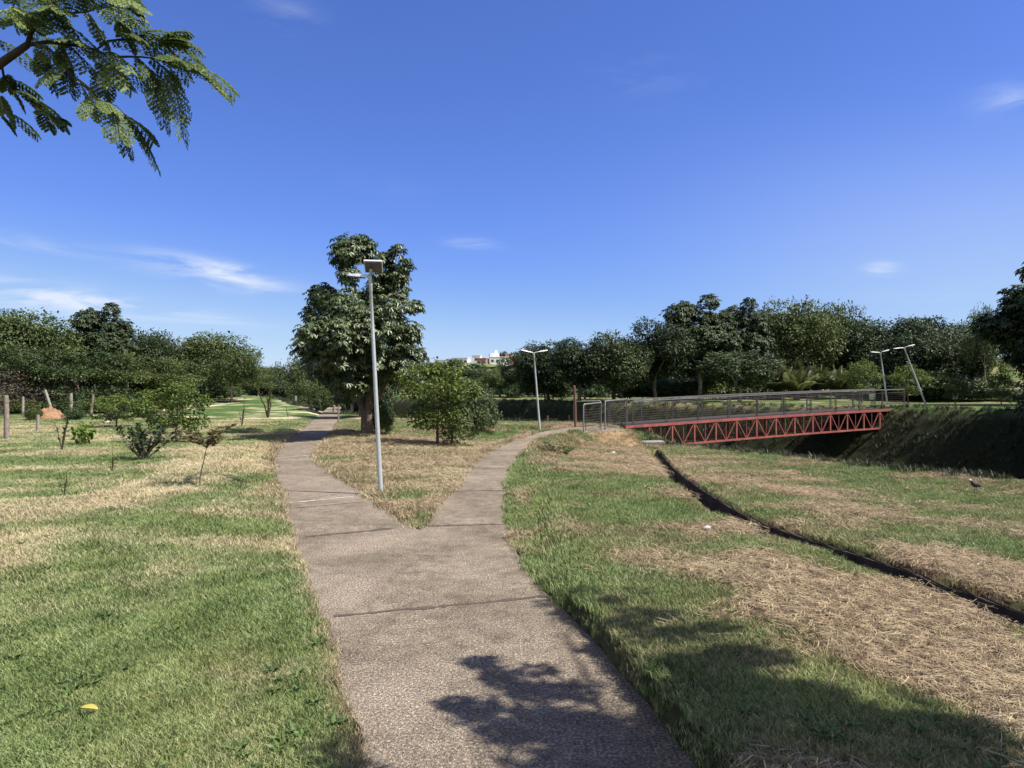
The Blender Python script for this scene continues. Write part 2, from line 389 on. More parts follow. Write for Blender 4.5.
M['stone'] = simple_mat('pale_stone', (.34, .32, .29), .85, .2, .2, 14, .4)
M['yellow'] = simple_mat('yellow_leaf', (.34, .29, .06), .6, .3, .15, 20)
M['wall_white'] = simple_mat('white_render', (.74, .73, .70), .85, .2, .06, .4)
M['wall_red'] = simple_mat('red_brick_wall', (.36, .17, .13), .85, .2, .15, .6)
M['wall_grey'] = simple_mat('grey_render', (.42, .40, .40), .85, .2, .1, .5)
M['glass'] = simple_mat('dark_window', (.04, .05, .06), .25, .5, .2, 2)
M['cable'] = simple_mat('black_cable', (.03, .03, .03), .6, .3, .1, 5)
def path_material():
    m, t, b = new_mat('path_concrete', .92, .12)
    gp = t.nodes.new('ShaderNodeNewGeometry').outputs['Position']
    f = noise(t, 1.1, 6, .62, gp); fs = noise(t, 62, 6, .85, gp); fm = noise(t, 7, 5, .68, gp, .4)
    v = t.nodes.new('ShaderNodeTexVoronoi'); v.inputs['Scale'].default_value = 120; t.links.new(gp, v.inputs[0])
    base = ramp(t, f, [(.25, (.130, .109, .080)), (.5, (.200, .169, .127)), (.78, (.285, .243, .185))])
    base = mix(t, mapr(t, fm, .38, .70, 0, .8), base, (.085, .068, .055))
    fw = noise(t, .55, 3, .5, gp, .8)
    base = mix(t, mapr(t, fw, .5, .68, 0, .55), base, (.27, .225, .18))
    sp = ramp(t, fs, [(.34, (.34, .33, .32)), (.5, (.88, .88, .88)), (.66, (3.2, 3.1, 2.9))])
    c = mix(t, 1.0, base, sp, 'MULTIPLY')
    cell = ramp(t, v.outputs['Color'], [(0, (.7, .68, .66)), (1, (1.5, 1.45, 1.4))])
    c = mix(t, .5, c, cell, 'MULTIPLY')
    t.links.new(c, b.inputs['Base Color'])
    mx = t.nodes.new('ShaderNodeMath'); mx.operation = 'ADD'; t.links.new(fs, mx.inputs[0]); t.links.new(v.outputs['Distance'], mx.inputs[1])
    bump(t, b, mx.outputs[0], .8, .012)
    return m
M['path'] = path_material()
M['joint_dark'] = simple_mat('joint_dirt', (.085, .067, .053), .95, .1, .3, 20, .4)
M['joint_pale'] = simple_mat('joint_mortar', (.38, .34, .29), .95, .1, .25, 14, .4)

# ---------------------------------------------------------------- object helpers
def tag(o, label=None, cat=None, group=None, kind=None):
    if label: o['label'] = label
    if cat: o['category'] = cat
    if group: o['group'] = group
    if kind: o['kind'] = kind
    return o
def empty(name, loc=(0, 0, 0), rz=0, label=None, cat=None, group=None):
    o = bpy.data.objects.new(name, None); C.objects.link(o); o.empty_display_size = .2
    o.location = loc; o.rotation_euler = (0, 0, rz); return tag(o, label, cat, group)
def link(name, me, mat, parent=None):
    if mat is not None and not me.materials: me.materials.append(mat)
    o = bpy.data.objects.new(name, me); C.objects.link(o)
    if parent: o.parent = parent
    return o
def np_mesh(name, V, Fq, nper, tone=None, smooth=False):
    me = bpy.data.meshes.new(name); V = np.asarray(V, np.float32); Fq = np.asarray(Fq, np.int32)
    nf = len(Fq)
    me.vertices.add(len(V)); me.vertices.foreach_set('co', V.ravel())
    me.loops.add(nf*nper); me.loops.foreach_set('vertex_index', Fq.ravel())
    me.polygons.add(nf); me.polygons.foreach_set('loop_start', np.arange(nf, dtype=np.int32)*nper)
    try: me.polygons.foreach_set('loop_total', np.full(nf, nper, np.int32))
    except Exception: pass
    me.update(calc_edges=True)
    if tone is not None:
        a = me.attributes.new('tone', 'FLOAT', 'POINT'); a.data.foreach_set('value', np.asarray(tone, np.float32))
    if smooth: me.polygons.foreach_set('use_smooth', np.ones(nf, bool))
    return me
class MB:
    def __init__(s): s.v = []; s.f = []; s.sm = []
    def add(s, v, f, smooth=False):
        b = len(s.v); s.v += [tuple(p) for p in v]; s.f += [tuple(i+b for i in q) for q in f]; s.sm += [smooth]*len(f); return s
    def box(s, c, size, rot=None):
        hx, hy, hz = size[0]/2, size[1]/2, size[2]/2; c = Vector(c)
        vs = [Vector((x, y, z)) for x in (-hx, hx) for y in (-hy, hy) for z in (-hz, hz)]
        if rot is not None: vs = [rot @ p for p in vs]
        return s.add([c+p for p in vs], [(0, 1, 3, 2), (4, 6, 7, 5), (0, 4, 5, 1), (2, 3, 7, 6), (0, 2, 6, 4), (1, 5, 7, 3)])
    def bar(s, a, b, w, h):
        a = Vector(a); b = Vector(b); d = b-a
        q = d.to_track_quat('X', 'Z').to_matrix(); return s.box((a+b)/2, (d.length, w, h), q)
    def tube(s, pts, rad, n=8, caps=True):
        pts = [Vector(p) for p in pts]; k = len(pts)
        if not hasattr(rad, '__len__'): rad = [rad]*k
        vs = []; up = None
        for i, p in enumerate(pts):
            d = (pts[min(i+1, k-1)]-pts[max(i-1, 0)]).normalized()
            if up is None:
                up = Vector((1, 0, 0)) if abs(d.x) < .8 else Vector((0, 1, 0))
            u = (up-d*up.dot(d)).normalized(); v = d.cross(u); up = u
            for j in range(n):
                a = 2*math.pi*j/n; vs.append(p+(u*math.cos(a)+v*math.sin(a))*rad[i])
        fs = [(i*n+j, i*n+(j+1) % n, (i+1)*n+(j+1) % n, (i+1)*n+j) for i in range(k-1) for j in range(n)]
        s.add(vs, fs, True)
        if caps: s.add([vs[j] for j in range(n)], [tuple(range(n))[::-1]]); s.add([vs[(k-1)*n+j] for j in range(n)], [tuple(range(n))])
        return s
    def ball(s, c, r, n=10, m=7):
        c = Vector(c); r = r if hasattr(r, '__len__') else (r, r, r); vs = []; fs = []
        for i in range(m+1):
            t = math.pi*i/m
            for j in range(n):
                a = 2*math.pi*j/n; vs.append(c+Vector((r[0]*math.sin(t)*math.cos(a), r[1]*math.sin(t)*math.sin(a), r[2]*math.cos(t))))
        for i in range(m):
            for j in range(n): fs.append((i*n+j, (i+1)*n+j, (i+1)*n+(j+1) % n, i*n+(j+1) % n))
        return s.add(vs, fs, True)
    def mesh(s, name, bevel=0):
        me = bpy.data.meshes.new(name); me.from_pydata([tuple(p) for p in s.v], [], s.f)
        me.polygons.foreach_set('use_smooth', s.sm); me.update(); return me
    def build(s, name, mat, parent=None, bevel=0):
        o = link(name, s.mesh(name), mat, parent)
        if bevel:
            b = o.modifiers.new('bevel', 'BEVEL'); b.width = bevel; b.segments = 2; b.limit_method = 'ANGLE'
        return o
def copy_tree(o, parent=None):
    c = o.copy(); C.objects.link(c)
    if parent: c.parent = parent
    for ch in list(o.children): copy_tree(ch, c)
    return c

# ---------------------------------------------------------------- ground sheet
def spaced(a, b, f):
    o = [a]; 
    while o[-1] < b: o.append(o[-1]+f(o[-1]))
    return o
ys = spaced(0.6, 1500, lambda y: .05 if y < 8 else (.0065*y if y < 45 else .02*y))
yb = [-y for y in spaced(.0, 90, lambda y: .35+.12*y)][1:]
xr = spaced(6.5, 1500, lambda x: max(.06, .018*x if x < 40 else .05*x))
xl = spaced(5.0, 1500, lambda x: max(.06, .018*x if x < 40 else .05*x))
xm = list(np.arange(-5.0, 6.5, .05))
X = np.array(sorted(set([-v for v in xl]+xm+xr))); Y = np.array(sorted(yb+[0, .3]+ys))
X = X[np.insert(np.diff(X) > 1e-4, 0, True)]
gx, gy = np.meshgrid(X, Y)
sdg = path_sd(gx, gy); ddg = drain_d(gx, gy)
gzv = Hfull(gx, gy, sdg, ddg)
V = np.stack([gx.ravel(), gy.ravel(), gzv.ravel()], 1)
nx, ny = len(X), len(Y)
idx = np.arange(nx*ny).reshape(ny, nx)
Fq = np.stack([idx[:-1, :-1], idx[:-1, 1:], idx[1:, 1:], idx[1:, :-1]], -1).reshape(-1, 4)
gm = np_mesh('ground', V, Fq, 4, smooth=True)
dryg = dryness(gx, gy).ravel()
def tanness(x, y): return np.clip(np.maximum(ss(-3.0, 1.5, x)*.85, .55*((x > -6.5-.14*(y-16)) & (y > 8.2) & (x < 3) & (path_sd(x, y) > 0) & (x+.0*y > -1.9-.33*(y-8.2)-1.2))) + .9*(fbm(x*.7, y*.7, 61, 4)-.5)+.05, 0, 1)
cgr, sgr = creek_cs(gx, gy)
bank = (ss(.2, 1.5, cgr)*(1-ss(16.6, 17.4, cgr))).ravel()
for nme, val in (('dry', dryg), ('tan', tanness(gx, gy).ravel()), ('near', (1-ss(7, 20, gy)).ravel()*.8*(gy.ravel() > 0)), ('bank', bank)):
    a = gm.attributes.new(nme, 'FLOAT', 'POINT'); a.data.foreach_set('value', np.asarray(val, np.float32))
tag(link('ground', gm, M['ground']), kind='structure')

# ---------------------------------------------------------------- path
import bmesh
bm = bmesh.new()
vs = [bm.verts.new((x, y, 0.0)) for x, y in PATH]
f = bm.faces.new(vs)
if f.normal.z < 0: f.normal_flip()
ext = bmesh.ops.extrude_face_region(bm, geom=[f])
for g in ext['geom']:
    if isinstance(g, bmesh.types.BMVert): g.co.z -= .12
bmesh.ops.triangulate(bm, faces=[f_ for f_ in bm.faces if len(f_.verts) > 4])
bmesh.ops.recalc_face_normals(bm, faces=bm.faces)
pme = bpy.data.meshes.new('path'); bm.to_mesh(pme); bm.free()
path = tag(link('path', pme, M['path']), kind='structure')
def joint(p0, p1, mat, wd):
    a = gz(p0); b = gz(p1); n = 90; vs = []; fs = []
    dx, dy = b[0]-a[0], b[1]-a[1]; l = math.hypot(dx, dy); ux, uy = -dy/l, dx/l
    for i in range(n+1):
        t = i/n; x = a[0]+dx*t; y = a[1]+dy*t
        k = (float(vnoise(x*5, y*5, 71))-.5)*.035+(float(vnoise(x*25, y*25, 72))-.5)*.015; q = wd*(.25+1.5*float(vnoise(x*22, y*22, 73)))
        vs += [(x+ux*(k-q), y+uy*(k-q), .003), (x+ux*(k+q), y+uy*(k+q), .003)]
    for i in range(n): fs.append((2*i, 2*i+1, 2*i+3, 2*i+2))
    MB().add(vs, fs).build('joint', mat, path)
joint((284, 503.5), (353, 496.5), M['joint_pale'], .022)
joint((306, 537), (396, 528), M['joint_dark'], .03)
joint((428, 526), (503, 524.5), M['joint_dark'], .03)
joint((334, 616), (548, 596), M['joint_dark'], .022)
joint((277, 458), (311, 455), M['joint_pale'], .03)
joint((440, 491), (504, 490.5), M['joint_dark'], .025)
joint((474, 469), (510, 468), M['joint_dark'], .02)
joint((283, 509), (364, 502), M['joint_dark'], .012)

# ---------------------------------------------------------------- leaf meshes
def rand_dirs(n, r=rng):
    v = r.normal(size=(n, 3)); return v/np.linalg.norm(v, axis=1, keepdims=True)
def leaf_mesh(name, P, D, Nn, Ls, Wd, tone, fold=.15):
    """one folded leaf per point: base P, direction D, normal Nn"""
    D = D/np.linalg.norm(D, axis=1, keepdims=True)
    S = np.cross(D, Nn); S /= np.linalg.norm(S, axis=1, keepdims=True)+1e-9
    Nn = np.cross(S, D); Ls = Ls[:, None]; Wd = Wd[:, None]
    v0 = P; v1 = P+D*Ls*.45+S*Wd*.5+Nn*Wd*fold; v2 = P+D*Ls-Nn*Ls*.12; v3 = P+D*Ls*.45-S*Wd*.5+Nn*Wd*fold
    V = np.stack([v0, v1, v2, v3], 1).reshape(-1, 3); n = len(P)
    b = np.arange(n)[:, None]*4
    Ft = np.concatenate([b+np.array([[0, 1, 2]]), b+np.array([[0, 2, 3]])], 1).reshape(-1, 3)
    return np_mesh(name, V, Ft, 3, np.repeat(tone, 4))
def crown_points(lobes, n, r, shell=.55):
    """leaf positions near the surface of lumpy lobes"""
    lobes = np.array(lobes, float); wts = lobes[:, 3]**2; wts /= wts.sum()
    li = r.choice(len(lobes), n, p=wts); d = rand_dirs(n, r)
    ph = rand_dirs(len(lobes), r)*3
    lump = 1+.28*np.sin(d[:, 0]*5+ph[li, 0]*3)*np.sin(d[:, 1]*5+ph[li, 1]*3)+.12*np.sin(d[:, 2]*9+ph[li, 2]*4)
    rad = (shell+(1-shell)*r.random(n)**.6)*lump + (r.random(n) < .10)*r.random(n)*.45
    sc_ = lobes[li, 3:4]*np.array([[1, 1, .8]])
    return lobes[li, :3]+d*rad[:, None]*sc_, d, li
def crown_mesh(name, lobes, n, L_, W_, r, droop=.3, shell=.55, up=.7):
    P, d, li = crown_points(lobes, n, r, shell)
    D = d*.7+rand_dirs(n, r)*.9; D[:, 2] -= droop
    Nn = d*.6+rand_dirs(n, r)*.55; Nn[:, 2] += up
    tone = np.clip(.5+.25*r.normal(size=n)+.25*(r.random(len(lobes))[li]-.5)*2, 0, 1)
    Ls = L_*(.65+.7*r.random(n)); Wd = W_*(.65+.7*r.random(n))
    return leaf_mesh(name, P, D, Nn, Ls, Wd, tone)
def whorl_crown(name, lobes, nw, L_, W_, r, k=7, droop=.55, shell=.7):
    """whorls of long drooping leaves at the twig ends"""
    P, d, li = crown_points(lobes, nw, r, shell)
    ax = d*.55+rand_dirs(nw, r)*.25; ax[:, 2] += .75; ax /= np.linalg.norm(ax, axis=1, keepdims=True)
    t = np.cross(ax, np.array([[.3, .9, .1]])); t /= np.linalg.norm(t, axis=1, keepdims=True); bt = np.cross(ax, t)
    PP = []; DD = []; NN = []; LL = []; WW = []; TT = []
    base = np.clip(.5+.3*r.normal(size=nw), 0, 1); sz = .75+.5*r.random(nw)
    for j in range(k):
        a = 2*math.pi*j/k+r.random(nw)*.6
        rad = t*np.cos(a)[:, None]+bt*np.sin(a)[:, None]
        D = rad*.9+ax*(.35-.5*r.random(nw))[:, None]; D[:, 2] -= droop*(.5+r.random(nw))
        PP.append(P+rad*.02); DD.append(D); NN.append(ax+rad*.3); LL.append(L_*sz*(.8+.4*r.random(nw))); WW.append(W_*sz*(.8+.4*r.random(nw))); TT.append(np.clip(base+.15*r.normal(size=nw), 0, 1))
    return leaf_mesh(name, np.concatenate(PP), np.concatenate(DD), np.concatenate(NN), np.concatenate(LL), np.concatenate(WW), np.concatenate(TT), .2)
def limb(mb, a, b, r0, r1, r, n=6, sag=.12, seg=7):
    a = Vector(a); b = Vector(b); L_ = (b-a).length; pts = []; rad = []
    o1 = Vector(r.normal(size=3))*L_*sag*.5; 
    for i in range(n+1):
        t = i/n; p = a.lerp(b, t)+o1*math.sin(math.pi*t)*.7+Vector(r.normal(size=3))*L_*.012*(0 < i < n)
        p.z += L_*.08*math.sin(math.pi*t); pts.append(p); rad.append(r0+(r1-r0)*t**.8)
    mb.tube(pts, rad, seg, True); return pts
def trunk_mesh(r, forks, lobes, r0, fork_at, seg=7, maxl=14, lean=(0, 0)):
    """tapered trunk from the origin up to the fork, then limbs into the lobes"""
    mb = MB(); top = Vector((lean[0], lean[1], fork_at))
    pts = [Vector((0, 0, -.15))]+[Vector((lean[0]*t**1.3, lean[1]*t**1.3, fork_at*t))+Vector((r.normal()*r0*.25, r.normal()*r0*.25, 0)) for t in (.08, .3, .55, .8)]+[top]
    mb.tube(pts, [r0*1.5, r0*1.18, r0, r0*.92, r0*.85, r0*.8], seg+2)
    ls = sorted(lobes, key=lambda q: -q[3])[:maxl]
    mains = []
    for q in ls[:max(3, forks)]:
        e = Vector(q[:3]); pts = limb(mb, top, e, r0*.6, r0*.12, r, 7, .15, seg); mains.append(pts)
    for q in ls[max(3, forks):]:
        e = Vector(q[:3]); best = min((p for m_ in mains for p in m_[1:5]), key=lambda p: (p-e).length+.5*max(0, p.z-e.z))
        limb(mb, best, e, r0*.28, r0*.06, r, 5, .15, max(5, seg-2))
    return mb
def rand_lobes(r, width, h0, h1, n, rl, flat=1.0, top_heavy=0):
    o = []
    hz = (h1-h0)/2; cz = (h0+h1)/2; tries = 0
    while len(o) < n and tries < 4000:
        tries += 1
        p = r.uniform(-1, 1, 3)
        if (p**2).sum() > 1: continue
        if r.random() > .35+.65*math.sqrt((p**2).sum()): continue
        x, y, z = p[0]*(width/2-rl*.7), p[1]*(width/2-rl*.7), cz+p[2]*(hz-rl*.6)
        if top_heavy and z < cz and r.random() < top_heavy: continue
        q = rl*(.65+.6*r.random())
        if any((x-a[0])**2+(y-a[1])**2+(z-a[2])**2 < (.5*rl)**2 for a in o): continue
        o.append((x, y, z, q))
    return o

def make_proto(name, seed, width, h0, h1, nl, rl, leaves, L_, W_, mat, bark, r0, fork, droop=.3, whorl=False, lean=(0, 0), top_heavy=0):
    r = np.random.default_rng(seed); lobes = rand_lobes(r, width, h0, h1, nl, rl, top_heavy=top_heavy)
    if whorl: cm_ = whorl_crown('crown', lobes, leaves//7, L_, W_, r, 7, droop)
    else: cm_ = crown_mesh('crown', lobes, leaves, L_, W_, r, droop)
    tm = trunk_mesh(r, 4, lobes, r0, fork, 6, 12, lean).mesh('trunk')
    cm_.materials.append(M[mat]); tm.materials.append(M[bark])
    return dict(name=name, crown=cm_, trunk=tm, h=h1, w=width)
def place(proto, x, y, h, wd=None, rz=None, label=None, cat='tree', group=None, z=None, name=None, r=random):
    s = h/proto['h']; sx = (wd/proto['w']) if wd else s
    zz = float(H0(x, y)) if z is None else z
    o = empty(name or proto['name'], (x, y, zz-.03), rz if rz is not None else r.uniform(0, 6.28), label, cat, group)
    o.scale = (sx, sx, s)
    t = bpy.data.objects.new('trunk', proto['trunk']); C.objects.link(t); t.parent = o
    c = bpy.data.objects.new('crown', proto['crown']); C.objects.link(c); c.parent = o
    return o

# ================================================================ THINGS
# ---------------- drain channel
def drain():
    pts = DR; root = empty('drainage_channel', (pts[3][0], pts[3][1], 0), 0, 'open dark concrete drainage channel curving through the right lawn', 'drain')
    mw = {1: MB(), -1: MB()}; fl = MB()
    P = [Vector((x-pts[3][0], y-pts[3][1], float(H0(x, y))+.05*float(ss(20, 8, np.float64(y))))) for x, y in pts]
    Nn = []
    for i in range(len(P)):
        d = (P[min(i+1, len(P)-1)]-P[max(i-1, 0)]); d.z = 0; d.normalize(); Nn.append(Vector((-d.y, d.x, 0)))
    def strip(mb, prof):
        n = len(prof); vs = []
        for p, q in zip(P, Nn):
            j = (float(vnoise(p.x*6, p.y*6, 81))-.5)*.02
            for (o_, z_) in prof: vs.append(p+q*o_+Vector((0, 0, z_+j*(z_ > -.05))))
        fs = [(i*n+k, i*n+(k+1) % n, (i+1)*n+(k+1) % n, (i+1)*n+k) for i in range(len(P)-1) for k in range(n)]
        fs += [tuple(range(n))[::-1], tuple((len(P)-1)*n+k for k in range(n))]; mb.add(vs, fs)
    for s in (1, -1):
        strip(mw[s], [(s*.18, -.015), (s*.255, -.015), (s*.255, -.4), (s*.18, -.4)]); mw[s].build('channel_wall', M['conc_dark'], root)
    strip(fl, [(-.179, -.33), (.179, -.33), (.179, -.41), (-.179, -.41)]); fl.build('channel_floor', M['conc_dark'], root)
drain()
sx_, sy_ = G(649, 446); sz_ = float(H0(sx_, sy_))
slab = MB().box((0, 0, 0), (1.12, .62, .11)); so = slab.build('concrete_slab', M['conc_slab'], None, .012)
so.location = (sx_, sy_, sz_+.13); so.rotation_euler = (R(2), R(-1.5), R(4)); tag(so, 'flat grey concrete slab covering the far end of the drain', 'slab')

# ---------------- lamp posts
def lamp_post(base, h, lean, label, heads, wtop=.032, wbot=.05):
    x, y = base; z = float(H0(x, y))
    root = empty('lamp_post', (x, y, z-.02), 0, label, 'street lamp', 'double headed lamp posts in the park')
    T = Vector((lean[0], lean[1], h))
    pole = MB().tube([T*t for t in (0, .25, .5, .75, .93, .932, 1)], [wbot, wbot*.9, wbot*.8, wbot*.7, wbot*.62, wbot*.74, wbot*.74], 14)
    pole.build('pole', M['galv'], root)
    MB().tube([Vector((0, 0, -.02)), Vector((0, 0, .025))], [wbot*2.3]*2, 16).build('base_plate', M['galv'], root)
    for (dx, dz, fwd, mat, tilt) in heads:
        arm = MB(); e = T+Vector((dx*.55, fwd*.5, dz*.6)); arm.tube([T-Vector((0, 0, .06)), T+Vector((dx*.15, fwd*.12, dz*.2)), e], .022, 8)
        a = arm.build('lamp_arm', M['galv'], root)
        d = Vector((dx, fwd, dz)).normalized(); rot = Matrix.Rotation(math.atan2(fwd, dx), 3, 'Z') @ Matrix.Rotation(tilt, 3, 'Y')
        hb = MB(); cc = T+Vector((dx, fwd, dz))
        prof = [(-.20, .03, .015), (-.14, .055, .026), (.0, .08, .03), (.14, .075, .024), (.21, .045, .014)]
        vs = []; 
        for (u, wv, tv) in prof:
            for (sy, szz) in ((-1, -.6), (1, -.6), (.75, .9), (-.75, .9)): vs.append(cc+rot @ Vector((u, sy*wv, szz*tv)))
        fs = [(i*4+k, i*4+(k+1) % 4, (i+1)*4+(k+1) % 4, (i+1)*4+k) for i in range(4) for k in range(4)]+[(3, 2, 1, 0), (16, 17, 18, 19)]
        hb.add(vs, fs); ho = hb.build('lamp_head', M['lamp_white'], root, .006)
        MB().box(cc+rot @ Vector((.03, 0, -.024)), (.24, .11, .01), rot).build('diffuser', M['lamp_dark'], ho)
    return root
def base_of(px, py): return G(px, py)
b1 = base_of(381, 494.5)
h1 = 3.43
r1 = lamp_post(b1, h1-.12, (-.17, .02), 'tall pale steel lamp post rising from the dry grass wedge between the two paths', [(-.20, .02, .12, M['lamp_white'], R(-8))], .026, .038)
# square flood panel of the nearest lamp, seen from below
T1 = Vector((-.17, .02, h1-.12))
rotp = Matrix.Rotation(R(8), 3, 'Z') @ Matrix.Rotation(R(-24), 3, 'X')
MB().tube([T1, T1+Vector((.03, -.06, .10))], .022, 8).build('lamp_arm', M['galv'], r1)
fp = MB().box(T1+Vector((.06, -.05, .14)), (.27, .30, .025), rotp).build('lamp_head', M['lamp_white'], r1, .006)
MB().box(T1+Vector((.06, -.05, .14))+rotp @ Vector((0, 0, -.02)), (.245, .275, .012), rotp).build('diffuser', M['lamp_dark'], fp)
b2 = base_of(540, 430.7)
lamp_post(b2, 3.15, (-.25, 0), 'slim white double lamp post beside the right path just before the footbridge', [(-.34, .07, -.1, 0, R(-12)), (.36, .08, .1, 0, R(-10))], .03, .046)
def far_base(px, d): return ((px-CX)/F*d, d)
lamp_post(far_base(887.5, 41), 3.1, (-.36, .1), 'upright double lamp post at the far end of the footbridge', [(-.38, .02, 0, 0, R(-4)), (.30, .10, 0, 0, R(-16))], .03, .05)
lamp_post(far_base(926, 40.5), 3.35, (-1.15, .2), 'strongly leaning double lamp post on the far bank past the footbridge', [(-.42, -.04, 0, 0, R(6)), (.40, .12, 0, 0, R(-14))], .03, .05)

# ---------------- footbridge
def footbridge():
    zA, zB = .0, .52; W = 1.9; TH = 1.0
    ang = math.atan2(BN[1], BN[0])
    root = empty('footbridge', (A0[0], A0[1], 0), ang, 'red steel truss footbridge with grey railings crossing the creek', 'footbridge')
    def zc(u): return zA+(zB-zA)*u/BL + .04*math.sin(math.pi*u/BL)
    u1 = BL-.2; nseg = 15; us = [-.35+(u1+.35)*i/nseg for i in range(nseg+1)]
    dk = MB()
    for i in range(nseg): dk.bar((us[i], W/2, zc(us[i])-.01), (us[i+1]+.01, W/2, zc(us[i+1])-.01), W-.12, .05)
    dk.build('deck', M['deck'], root)
    for side, yy in (('front', 0.0), ('rear', W)):
        tr = MB()
        for i in range(nseg): tr.bar((us[i], yy, zc(us[i])-.06), (us[i+1], yy, zc(us[i+1])-.06), .09, .11)
        tro = tr.build('truss', M['red'], root)
        b_ = MB()
        for i in range(1, nseg-1): b_.bar((us[i], yy, zc(us[i])-TH), (us[i+1], yy, zc(us[i+1])-TH), .08, .08)
        b_.bar((us[0], yy, zc(0)-.45), (us[1], yy, zc(us[1])-TH+.02), .07, .07); b_.bar((us[nseg-1], yy, zc(us[nseg-1])-TH), (us[nseg]-.1, yy, zc(us[nseg])-.2), .07, .07)
        b_.build('bottom_chord', M['red'], tro)
        for i in range(nseg+1):
            if i in (0, nseg): continue
            MB().bar((us[i], yy, zc(us[i])-.115), (us[i], yy, zc(us[i])-TH+.04), .06, .075).build('truss_upright', M['red'], tro)
        for i in range(1, nseg-1):
            mid = (us[i]+us[i+1])/2
            MB().bar((us[i]+.05, yy, zc(us[i])-.12), (mid-.03, yy, zc(mid)-TH+.045), .035, .035).build('diagonal_brace', M['red'], tro)
            MB().bar((us[i+1]-.05, yy, zc(us[i+1])-.12), (mid+.03, yy, zc(mid)-TH+.045), .035, .035).build('diagonal_brace', M['red'], tro)
            MB().bar((mid, yy, zc(mid)-.115), (mid, yy, zc(mid)-TH+.04), .022, .022).build('thin_upright', M['red'], tro)
    cb = MB()
    for i in range(1, nseg):
        cb.bar((us[i], .05, zc(us[i])-TH), (us[i], W-.05, zc(us[i])-TH), .05, .05)
        cb.bar((us[i], .05, zc(us[i])-.13), (us[i], W-.05, zc(us[i])-.13), .05, .06)
    cb.build('cross_beams', M['red'], root)
    rp = 1.8
    for yy in (.06, W-.06):
        n = int(u1/rp); rr = MB(); pu = [min(u1-.05, .1+rp*i) for i in range(n+1)]
        for a, b in zip(pu[:-1], pu[1:]): rr.bar((a, yy, zc(a)+1.03), (b, yy, zc(b)+1.03), .06, .055)
        ro = rr.build('railing', M['rail_top'], root)
        for k in range(8):
            q = MB()
            zz = .12+.105*k
            for a, b in zip(pu[:-1], pu[1:]): q.bar((a, yy, zc(a)+zz), (b, yy, zc(b)+zz), .009 if k < 7 else .03, .009 if k < 7 else .03)
            q.build('rail_bar', M['rail'], ro)
        for a in pu:
            MB().bar((a-.035, yy, zc(a)), (a-.035, yy, zc(a)+1.0), .034, .034).bar((a+.05, yy, zc(a)), (a+.05, yy, zc(a)+1.0), .02, .02).build('rail_post', M['rail'], ro)
    # concrete abutments
    MB().box((-.85, W/2, -.35), (.5, W-.1, .7)).build('abutment', M['conc_slab'], root, .02)
    MB().box((BL+.12, W/2, .1), (.5, W+.5, .8)).build('abutment', M['conc_slab'], root, .02)
footbridge()
def rail_panel(pa, pb, h, label, bars=8):
    a = Vector((pa[0], pa[1], 0)); b = Vector((pb[0], pb[1], 0)); d = b-a
    root = empty('railing_panel', a, math.atan2(d.y, d.x), label, 'railing', 'railing panels on the bridge approach'); l = d.length
    MB().tube([(0, 0, 0), (0, 0, h-.06), (.05, 0, h), (l-.05, 0, h+.03), (l, 0, h-.03), (l, 0, 0)], .026, 8).build('frame', M['rail_top'], root)
    for k in range(bars): MB().bar((.02, 0, .15+.095*k), (l-.02, 0, .17+.095*k), .009, .009).build('bar', M['rail'], root)
    for q in (.12, .88): MB().bar((l*q, 0, .1), (l*q, 0, h), .02, .02).build('inner_upright', M['rail'], root)
rail_panel(gz((583.5, 433)), gz((601, 430.5)), 1.02, 'shorter grey tube railing panel at the start of the bridge approach')
rail_panel(gz((605, 430.2)), (A0[0]-.25, A0[1]-.15), 1.1, 'taller grey tube railing panel joining the bridge railing')
rp0 = A0-BT*1.85
rail_panel((rp0[0]-1.5, rp0[1]+.3), (rp0[0]-.3, rp0[1]-.05), .98, 'grey railing panel along the rear edge of the bridge approach')

# brown post and the small sign behind it
bx, by = G(575.5, 433.5)
root = empty('wooden_post', (bx, by, float(H0(bx, by))-.05), 0, 'tall thin reddish brown post beside the right path before the bridge', 'post')
MB().tube([(0, 0, 0), (-.01, 0, 1.0), (-.05, 0, 1.98)], [.055, .052, .048], 10).build('shaft', M['red_dark'], root)
MB().tube([(-.05, 0, 1.975), (-.051, 0, 2.0)], [.052, .03], 10).build('cap', M['red_dark'], root)
x, y = (569-CX)/F*33, 33
root = empty('small_sign', (x, y, float(H0(x, y))-.1), 0, 'thin grey stake carrying a small white plate behind the brown post', 'sign')
MB().tube([(0, 0, 0), (0, 0, 1.0)], .025, 8).build('stake', M['rail'], root)
MB().box((-.05, -.04, .42), (.30, .02, .10), Matrix.Rotation(.5, 3, 'Z')).build('plate', M['white'], root, .004)

# ---------------- posts
def post(px, py, h, rad, mat, label, lean=0, cat='post', name='fence_post', group='weathered fence posts along the left edge of the park', d=None):
    if d is None: x, y = G(px, py)
    else: x, y = (px-CX)/F*d, d
    o = MB().tube([(0, 0, -.1), (lean*.3, 0, h*.35), (lean*.7, .01, h*.7), (lean, 0, h)], [rad*1.1, rad, rad*.97, rad*.9], 9).build(name, M[mat])
    o.location = (x, y, float(H0(x, y))); tag(o, label, cat, group); return o
post(7, 441, 1.32, .07, 'wood', 'thick weathered fence post nearest the camera at the left edge', .03*-1)
post(38, 432, .62, .055, 'wood_pale', 'short pale fence post stub behind the thick left post')
post(23, 404, 1.0, .065, 'wood_pale', 'grey fence post standing before the dark thicket left of the leaning one', d=37)
post(53, 404, 1.35, .07, 'wood_pale', 'pale fence post leaning over to the left', -.42, d=37)
post(71, 401, 1.15, .085, 'wood_pale', 'upright pale fence post right of the leaning fence post', d=37)
